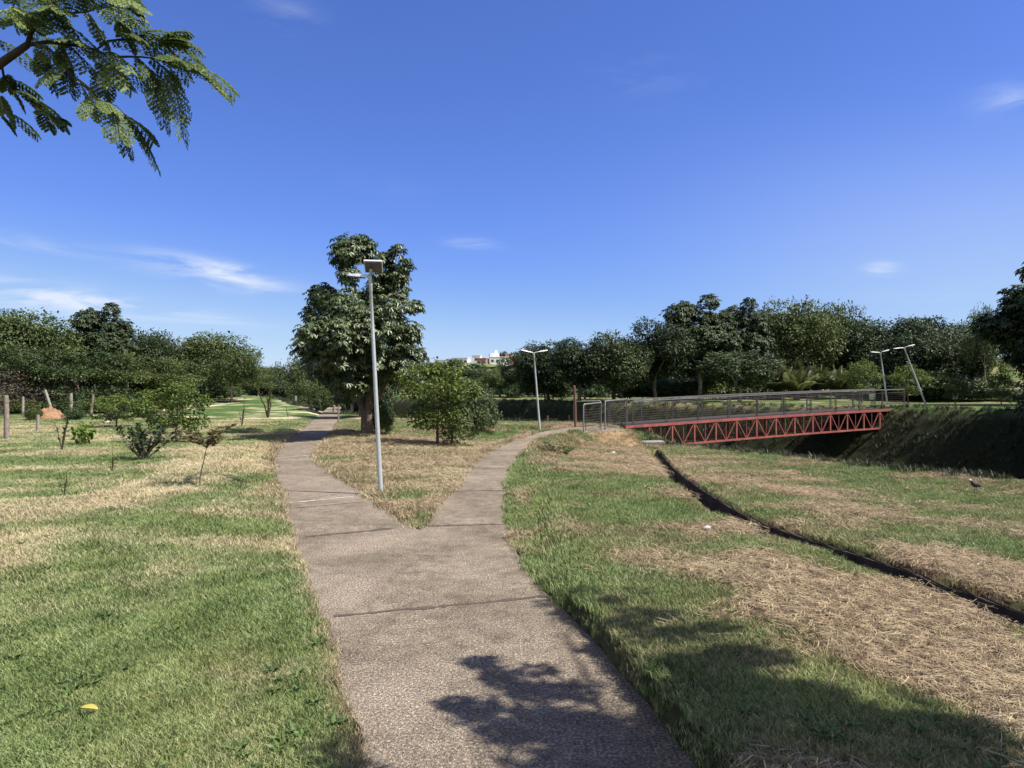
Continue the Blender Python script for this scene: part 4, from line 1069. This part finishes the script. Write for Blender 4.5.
# ---------------- tree behind the camera whose shadow falls on the walk
def shadow_tree():
    r = np.random.default_rng(66); bxy = (7.4, -3.4); zb = float(H0(*bxy))
    root = empty('shade_tree', (bxy[0], bxy[1], zb), 0, 'leafy tree behind the camera that throws the shadow on the near path', 'tree')
    k = 1/math.tan(R(ELEV)); lobes = []
    hx, hy = math.sin(R(AZ))*k, math.cos(R(AZ))*k
    def lb(px, py, h, rad):
        x, y = G(px, py); lobes.append((x+hx*h-bxy[0], y+hy*h-bxy[1], h-zb, rad))
    for (px, py, rad, h) in ((478, 662, .07, 4.2), (500, 676, .09, 4.2), (522, 690, .13, 4.3), (455, 705, .10, 4.3), (480, 712, .12, 4.3), (540, 668, .06, 4.4), (548, 690, .09, 4.4), (510, 728, .16, 4.5), (550, 722, .18, 4.5), (585, 730, .18, 4.6),
        (575, 690, .14, 4.5), (470, 735, .06, 4.3), (620, 745, .2, 4.7), (560, 762, .2, 4.6), (650, 720, .12, 4.8), (600, 650, .09, 5.0), (585, 625, .07, 5.1), (560, 612, .08, 5.1), (625, 665, .10, 5.0), (540, 603, .06, 5.1), (600, 790, .25, 4.7),
        (650, 665, .12, 5.4), (700, 690, .16, 5.4), (645, 695, .13, 5.2), (760, 745, .2, 5.4), (690, 725, .2, 5.2), (730, 755, .22, 5.2), (610, 640, .09, 5.2), (800, 745, .14, 5.4), (860, 768, .2, 5.4), (690, 655, .10, 5.4), (640, 640, .09, 5.4), (728, 685, .13, 5.5), (665, 700, .14, 5.0), (770, 730, .14, 5.5), (720, 725, .2, 5.2), (810, 760, .2, 5.3), (850, 748, .13, 5.4), (888, 728, .10, 5.4), (905, 762, .16, 5.4), (750, 760, .25, 5.2), (690, 760, .2, 5.0), (940, 765, .12, 5.5), (880, 790, .3, 5.4), (660, 790, .28, 5.0), (800, 800, .35, 5.3),
        (620, 615, .05, 5.2), (335, 755, .09, 4.4), (350, 775, .12, 4.4)):
        lb(px, py, h, rad)
    for q in range(46):
        h = r.uniform(3.8, 7.6); x = r.uniform(1.3, 5.0); y = r.uniform(-2.5, 2.0)
        if y > 1.2: continue
        lobes.append((x+hx*h-bxy[0], y+hy*h-bxy[1], h-zb, r.uniform(.45, .75)))
    lobes = [q for q in lobes]
    cme_ = whorl_crown('crown', [q for q in lobes if q[3] < .4], 1000, .11, .048, r, 6, .25, .2)
    link('crown', cme_, M['leaf_main'], root)
    big = [q for q in lobes if q[3] >= .4]
    link('upper_crown', whorl_crown('upper_crown', big, 3600, .2, .085, r, 6, .3, .3), M['leaf_main'], root)
    mb = MB(); top = Vector((-.3, .3, 2.8))
    mb.tube([(0, 0, -.1), (.02, 0, .8), (-.1, .1, 1.8), top], [.26, .2, .17, .14], 10)
    mains = []
    for q in sorted(big, key=lambda q: q[0])[::7]: mains += limb(mb, top, q[:3], .09, .03, r, 7, .12, 7)[1:]
    for q in lobes:
        e = Vector(q[:3]); bp = min(mains, key=lambda p: (p-e).length); limb(mb, bp, e, .018, .006, r, 4, .1, 5)
    mb.build('trunk', M['bark'], root)
shadow_tree()

# ---------------- white houses on the far hill
def house(px, top, wpx, bottom, d, mat, label, wins=3, tower=0, cat='house'):
    x = (px-CX)/F*d; zt = CAMZ+(CY-top)/F*d; zb = CAMZ+(CY-bottom)/F*d-4; wd = wpx/F*d; h = zt-zb
    root = empty('hillside_house', (x, d, zb), R(random.uniform(-8, 8)), label, cat, 'houses on the far hill')
    MB().box((0, 0, h/2), (wd, 8, h)).build('wall', M[mat], root)
    MB().box((0, 0, h+.15), (wd+.3, 8.3, .28)).build('parapet', M[mat], root)
    if tower: MB().box((wd*.2, 0, h+1.1), (wd*.3, 3, 1.7)).build('water_tank_tower', M[mat], root)
    for i in range(wins):
        f_ = MB().box((-wd/2+wd*(i+.5)/wins, -4.0, h-1.6), (1.3, .12, 1.2)).build('window', M['wall_grey'], root)
        MB().box((-wd/2+wd*(i+.5)/wins, -4.07, h-1.6), (1.1, .04, 1.0)).build('pane', M['glass'], f_)
D_ = 330
house(441, 360.5, 10, 366, D_, 'wall_white', 'small white house at the left end of the hill row', 1)
house(461, 358.5, 16, 366, D_, 'wall_white', 'long low white house left of the red house', 4)
house(477, 356, 8, 366, D_-6, 'wall_white', 'narrow white house standing above the red brick house', 1)
house(483, 359, 9, 367, D_-14, 'wall_red', 'red brick house in the middle of the hill row', 2)
house(494, 354.5, 9, 366, D_-4, 'wall_white', 'highest white house with a flat roof on the hill', 2, 1)
house(500, 357.5, 20, 367, D_-10, 'wall_white', 'wide white house at the right of the hill row', 4)
house(509, 354.5, 6, 366, D_-2, 'wall_red', 'narrow pinkish red house at the right end of the hill row', 1)
house(420, 363, 8, 366, D_+20, 'wall_white', 'tiny white house just right of the big tree crown', 1)
place(PR['broad1'], (503.5-CX)/F*336, 336, 7.5, 6.5, 1, 'dark tree on the hilltop behind the white houses', 'tree', GM, z=12)

# far woods: one canopy of leaf clumps over the hills
def far_wood():
    r = np.random.default_rng(77); n = 900; lobes = []
    while len(lobes) < n:
        y = r.uniform(105, 330); u = r.uniform(-.95, .95); x = u*y
        if y > 280 and -.14 < u < .02: continue
        c, s = creek_cs(x, y)
        h = r.uniform(2.2, 5.5)
        if -.16 < u < .03: h = min(h, 3.2 if y < 220 else 2.4)
        z = float(H0(x, y)); lobes.append((x, y, z+h*.45, h*.75))
    m_ = crown_mesh('distant_woods', lobes, 90000, 1.0, .55, r, .1, .75)
    tag(link('distant_woods', m_, M['leaf_grey']), 'mass of distant woodland covering the hills behind the park', 'woodland', None, 'stuff')
far_wood()

# ---------------- bird, litter, small things
def bird():
    x, y = G(975, 495); root = empty('lapwing', (x, y, float(Hfull(np.float64(x), np.float64(y)))+.02), R(200), 'dark winged bird with pale head standing on the right lawn', 'bird'); s = 1.0
    prof = [(-.19, .155, .008), (-.14, .165, .022), (-.08, .185, .045), (0, .205, .06), (.06, .225, .052), (.10, .25, .032), (.12, .275, .027), (.14, .295, .03), (.165, .295, .022), (.185, .29, .008)]
    mb = MB().tube([(a, 0, b) for a, b, c in prof], [c for a, b, c in prof], 10)
    mb.tube([(.18, 0, .29), (.215, 0, .283)], [.007, .002], 6)
    for sy in (.02, -.02):
        mb.tube([(0, sy, .16), (-.02, sy, .09), (.01, sy, .01)], [.01, .006, .005], 6)
        for a in (-.5, 0, .5): mb.tube([(.01, sy, .008), (.01+.035*math.cos(a), sy+.035*math.sin(a), .004)], [.004, .002], 5)
    b = mb.build('body', M['bird_mid'], root); MB().ball((.155, 0, .298), (.037, .031, .032), 10, 7).build('head', M['bird_pale'], b)
    for sy in (1, -1):
        wv = MB(); pts = [(.075, .235, .03), (0, .225, .055), (-.09, .185, .05), (-.2, .145, .02), (-.10, .165, .052), (.03, .19, .057)]
        n = len(pts); vs = [(a, sy*(c+.006), z) for a, z, c in pts]+[(a, sy*(c-.004), z) for a, z, c in pts]
        wv.add(vs, [tuple(range(n)), tuple(range(n, 2*n))[::-1]]+[(i, (i+1) % n, (i+1) % n+n, i+n) for i in range(n)]).build('wing', M['bird_dark'], b)
M['bird_mid'] = simple_mat('bird_mid', (.06, .055, .05), .8, .2, .2, 30); M['bird_pale'] = simple_mat('bird_pale', (.42, .40, .37), .8, .2, .2, 30); M['bird_dark'] = simple_mat('bird_dark', (.022, .022, .025), .7, .2, .3, 30)
bird()
def crumple(name, px, py, size, mat, label, cat, seed=0, flat=.6, lift=.03):
    x, y = G(px, py); r = np.random.default_rng(seed); mb = MB().ball((0, 0, 0), (size, size*.8, size*flat), 10, 7)
    mb.v = [tuple(Vector(v)*(1+.35*(float(vnoise(v[0]*9/size*.1+seed, v[1]*9/size*.1+v[2]*40, 5))-.5)*2*.5)) for v in mb.v]
    o = mb.build(name, M[mat]); o.location = (x, y, float(Hfull(np.float64(x), np.float64(y)))+lift+size*flat*.5); o.rotation_euler = (.2, .3, seed); tag(o, label, cat); return o
crumple('litter_bag', 706, 541, .042, 'white', 'crumpled white piece of litter on the right lawn beside the drain', 'litter', 3, .6)
crumple('pale_stone', 612.5, 459, .10, 'stone', 'small pale stone on the dry grass near the bridge', 'stone', 4, .5)
crumple('pale_stone', 107, 424, .15, 'stone', 'pale stone near the stump under the left trees', 'stone', 5, .6)
for k, (px, d, lb) in enumerate(((872, 42, 'white bin at the far end of the footbridge'), (955, 43, 'white marker box on the far bank beside the yellow green sapling'))):
    x, y = far_base(px, d); root = empty('litter_bin', (x, y, float(H0(x, y))), 0, lb, 'bin')
    MB().tube([(0, 0, -.02), (0, 0, .3)], [.03, .03], 8).build('leg', M['rail'], root)
    MB().tube([(0, 0, .3), (0, 0, .31), (0, 0, .62)], [.10, .13, .17], 12).build('bucket', M['white'], root)
    MB().tube([(0, 0, .62), (0, 0, .65)], [.18, .18], 12).build('rim', M['white'], root)
# fallen yellow leaf
lx, ly = G(80, 719); vs = []; fs = []
for i in range(9):
    t = i/8; wv = .017*math.sin(math.pi*min(1, t*.9+.06)); z = .012*math.sin(t*3)+.035
    vs += [(t*.085, -wv, z+.008), (t*.085, 0, z), (t*.085, wv, z+.01)]
for i in range(8): fs += [(3*i, 3*i+1, 3*i+4, 3*i+3), (3*i+1, 3*i+2, 3*i+5, 3*i+4)]
o = MB().add(vs, fs, True).build('fallen_leaf', M['yellow']); o.location = (lx, ly, .02); o.rotation_euler = (.1, .15, .1); sm_ = o.modifiers.new('thick', 'SOLIDIFY'); sm_.thickness = .001
tag(o, 'bright yellow fallen leaf lying in the near left grass', 'leaf')
# overhead cable near the far bank
mb = MB(); a = Vector((far_base(860, 44)[0], 44, 1.75)); b = Vector((far_base(1060, 40)[0], 40, 1.72))
mb.tube([a.lerp(b, t/12)+Vector((0, 0, -.12*math.sin(math.pi*t/12))) for t in range(13)], .014, 6); o = mb.build('cable', M['cable'])
tag(o, 'thin dark cable strung low along the far bank', 'cable')

# ---------------- grass: instanced tufts
def tuft_mesh(name, seed, n, rad, h, wd, lean, mat, tone_mean=.5):
    r = np.random.default_rng(seed); V = []; Ft = []; T = []
    for i in range(n):
        a = r.uniform(0, 6.283); q = rad*math.sqrt(r.random()); bx_, by_ = q*math.cos(a), q*math.sin(a)
        hh = h*r.uniform(.5, 1.25); ln = lean*r.uniform(.2, 1.4); az = r.uniform(0, 6.283); dx, dy = math.cos(az), math.sin(az)
        w2 = wd*r.uniform(.7, 1.3)/2; b = len(V); t = float(np.clip(r.normal(tone_mean, .28), 0, 1)); tw = r.uniform(0, 6.28)
        px_, py_ = -math.sin(tw)*w2, math.cos(tw)*w2
        V += [(bx_-px_, by_-py_, -.01), (bx_+px_, by_+py_, -.01), (bx_+dx*ln*.4-px_*.8, by_+dy*ln*.4-py_*.8, hh*.6), (bx_+dx*ln*.4+px_*.8, by_+dy*ln*.4+py_*.8, hh*.6), (bx_+dx*ln, by_+dy*ln, hh)]
        Ft += [(b, b+1, b+3), (b, b+3, b+2), (b+2, b+3, b+4)]; T += [t]*5
    me = np_mesh(name, V, Ft, 3, T); me.materials.append(M[mat]); return bpy.data.objects.new(name, me)
def straw_mesh(name, seed, n, rad, L_, wd, mat='straw'):
    r = np.random.default_rng(seed); V = []; Ft = []; T = []
    for i in range(n):
        a = r.uniform(0, 6.283); q = rad*math.sqrt(r.random()); c = Vector((q*math.cos(a), q*math.sin(a), r.uniform(.004, .03)))
        az = r.uniform(0, 6.283); tilt = r.normal()*.22; l = L_*r.uniform(.3, 1.3); d = Vector((math.cos(az)*math.cos(tilt), math.sin(az)*math.cos(tilt), math.sin(tilt)))
        s_ = Vector((-d.y, d.x, r.uniform(-.5, .5))).normalized()*wd*r.uniform(.6, 1.4)/2; bend = Vector((r.normal(), r.normal(), abs(r.normal())*.6))*l*.08
        b = len(V); p0, p1, p2 = c-d*l/2, c+bend, c+d*l/2; t = float(np.clip(r.normal(.55, .3), 0, 1))
        V += [p0-s_, p0+s_, p1-s_, p1+s_, p2-s_, p2+s_]; Ft += [(b, b+1, b+3), (b, b+3, b+2), (b+2, b+3, b+5), (b+2, b+5, b+4)]; T += [t]*6
    me = np_mesh(name, [tuple(v) for v in V], Ft, 3, T); me.materials.append(M[mat]); return bpy.data.objects.new(name, me)
TUFT = [tuft_mesh('turf_tuft', 201, 50, .075, .021, .0036, .020, 'blade'), tuft_mesh('turf_tuft_b', 202, 46, .07, .026, .0038, .026, 'blade', .6), tuft_mesh('turf_tuft_c', 203, 30, .06, .034, .0038, .035, 'blade', .65)]
STR = [straw_mesh('straw_litter', 211, 46, .10, .055, .0026), straw_mesh('straw_litter_b', 212, 30, .12, .09, .0028), straw_mesh('straw_litter_c', 213, 9, .12, .20, .0026)]
def scatter(name, label, pts, dry, tan_, scale, var, protos, cat):
    me = bpy.data.meshes.new(name); me.vertices.add(len(pts)); me.vertices.foreach_set('co', np.asarray(pts, np.float32).ravel())
    for nme, v, ty in (('dry', dry, 'FLOAT'), ('tan', tan_, 'FLOAT'), ('sc', scale, 'FLOAT'), ('rz', rng.random(len(pts))*6.283, 'FLOAT'), ('var', var, 'INT')):
        a = me.attributes.new(nme, ty, 'POINT'); a.data.foreach_set('value', np.asarray(v, np.float32 if ty == 'FLOAT' else np.int32))
    o = bpy.data.objects.new(name, me); C.objects.link(o); tag(o, label, cat, None, 'stuff')
    ng = bpy.data.node_groups.new(name, 'GeometryNodeTree'); ng.interface.new_socket('Geometry', in_out='INPUT', socket_type='NodeSocketGeometry'); ng.interface.new_socket('Geometry', in_out='OUTPUT', socket_type='NodeSocketGeometry')
    n = ng.nodes; l = ng.links; gi = n.new('NodeGroupInput'); go = n.new('NodeGroupOutput')
    join = n.new('GeometryNodeGeometryToInstance')
    for pr_ in protos:
        oi = n.new('GeometryNodeObjectInfo'); oi.inputs['Object'].default_value = pr_; oi.inputs['As Instance'].default_value = True
        l.new(oi.outputs['Geometry'], join.inputs[0])
    jg = n.new('GeometryNodeJoinGeometry'); n.remove(join)
    for nn_ in list(n):
        if nn_.type == 'OBJECT_INFO': l.new(nn_.outputs['Geometry'], jg.inputs[0])
    m2p = n.new('GeometryNodeMeshToPoints'); l.new(gi.outputs[0], m2p.inputs[0])
    iop = n.new('GeometryNodeInstanceOnPoints'); l.new(m2p.outputs[0], iop.inputs['Points']); l.new(jg.outputs[0], iop.inputs['Instance']); iop.inputs['Pick Instance'].default_value = True
    def att(nm, ty='FLOAT'):
        q = n.new('GeometryNodeInputNamedAttribute'); q.data_type = ty; q.inputs[0].default_value = nm; return q.outputs['Attribute']
    l.new(att('var', 'INT'), iop.inputs['Instance Index'])
    cx = n.new('ShaderNodeCombineXYZ'); l.new(att('rz'), cx.inputs[2])
    e2r = n.new('FunctionNodeEulerToRotation'); l.new(cx.outputs[0], e2r.inputs[0]); l.new(e2r.outputs[0], iop.inputs['Rotation'])
    l.new(att('sc'), iop.inputs['Scale']); l.new(iop.outputs[0], go.inputs[0])
    md = o.modifiers.new('scatter', 'NODES'); md.node_group = ng; return o
def sample(n, dmin, dmax, k):
    """points in a wedge ahead of the camera, density falling as 1/d^k"""
    u = rng.random(n)
    e = 2-k
    d = (dmin**e+(dmax**e-dmin**e)*u)**(1/e) if abs(e) > 1e-3 else dmin*(dmax/dmin)**u
    lat = rng.uniform(-.92, .92, n); return lat*d, d
def keep(x, y, edge=.0):
    sd = path_sd(x, y); dd = drain_d(x, y); c, s = creek_cs(x, y)
    return (sd > edge) & (dd > .235+.005*np.asarray(y)), sd, dd, c
x, y = sample(115000, 1.7, 34, 1.55)
k_, sd, dd, c = keep(x, y, .012); k_ &= (c < 1.5); x, y, sd, dd = x[k_], y[k_], sd[k_], dd[k_]
dr = dryness(x, y); z = Hfull(x, y, sd, dd)
thin = rng.random(len(x)) > np.clip((dr-.55)*1.3, 0, .55); x, y, z, dr, sd = x[thin], y[thin], z[thin], dr[thin], sd[thin]
edge = np.exp(-(sd/.07)**2); dr2 = np.clip(dr+edge*.8*(x < -.3), 0, 1)
scl = (.85+.5*rng.random(len(x)))*np.clip((y/4.5)**.45, .9, 2.3)*np.where(sd < .05, .85, 1)*(1+.35*(fbm(x*1.5, y*1.5, 95, 3)-.5)*2)*(1-.35*np.clip(dr-.5, 0, .5))*np.where((x > -6.5) & (x < 1) & (dr > .5) & (y > 8.2), 1.35, 1)
var = np.where(rng.random(len(x)) < .12, 2, rng.integers(0, 2, len(x)))
scatter('grass', 'short mown grass covering the lawns, green with dry patches', np.stack([x, y, z], 1), dr2, tanness(x, y), scl, var, TUFT, 'grass')
x, y = sample(75000, 1.8, 30, 1.5)
k_, sd, dd, c = keep(x, y, .03); k_ &= (c < 1.0); x, y, sd, dd = x[k_], y[k_], sd[k_], dd[k_]
dr = dryness(x, y); pk = rng.random(len(x)) < np.clip((dr-.42)*1.9, .006, 1)*np.where(x+.2*y < .5, .35, 1); pk &= ~((x < -.3-.1*y) & (y < 20) & (rng.random(len(x)) < .5)); pk &= ~((x < -.4) & (y < 7.2))
x, y, sd, dd, dr = x[pk], y[pk], sd[pk], dd[pk], dr[pk]; z = Hfull(x, y, sd, dd)+.012
scl = (.7+.6*rng.random(len(x)))*np.clip((y/4.5)**.45, .9, 2.2)
var = np.where((x > .5) & (dr > .5) & (rng.random(len(x)) < .30), 2, rng.integers(0, 2, len(x)))
scatter('straw', 'loose dry cut grass lying over the lawns in tan drifts', np.stack([x, y, z], 1), dr, tanness(x, y), scl, var, STR, 'straw')
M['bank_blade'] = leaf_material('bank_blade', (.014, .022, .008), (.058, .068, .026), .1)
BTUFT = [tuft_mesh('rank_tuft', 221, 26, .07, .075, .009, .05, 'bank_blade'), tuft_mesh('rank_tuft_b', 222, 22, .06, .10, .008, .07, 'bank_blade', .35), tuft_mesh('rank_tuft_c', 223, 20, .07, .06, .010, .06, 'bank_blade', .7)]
# rank grass on the creek banks
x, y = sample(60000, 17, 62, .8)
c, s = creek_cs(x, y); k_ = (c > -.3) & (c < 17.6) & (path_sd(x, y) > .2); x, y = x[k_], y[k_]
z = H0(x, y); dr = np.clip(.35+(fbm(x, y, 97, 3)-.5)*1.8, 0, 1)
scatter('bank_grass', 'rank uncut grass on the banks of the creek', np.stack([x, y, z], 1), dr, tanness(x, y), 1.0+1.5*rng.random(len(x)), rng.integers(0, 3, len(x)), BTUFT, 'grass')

# broad-leaved weeds dotted through the turf
WEED = [tuft_mesh('weed_rosette', 241, 11, .012, .026, .020, .05, 'weed_leaf', .5)]
x, y = sample(2600, 1.9, 20, 1.4)
k_, sd, dd, c = keep(x, y, .05); k_ &= (c < 0) & (fbm(x*1.2, y*1.2, 99, 3) > .5); x, y, sd, dd = x[k_], y[k_], sd[k_], dd[k_]
scatter('lawn_weeds', 'small broad leaved weeds dotted through the mown lawns', np.stack([x, y, Hfull(x, y, sd, dd)+.012], 1), dryness(x, y)*0, tanness(x, y), .7+.7*rng.random(len(x)), np.zeros(len(x), int), WEED, 'weeds')
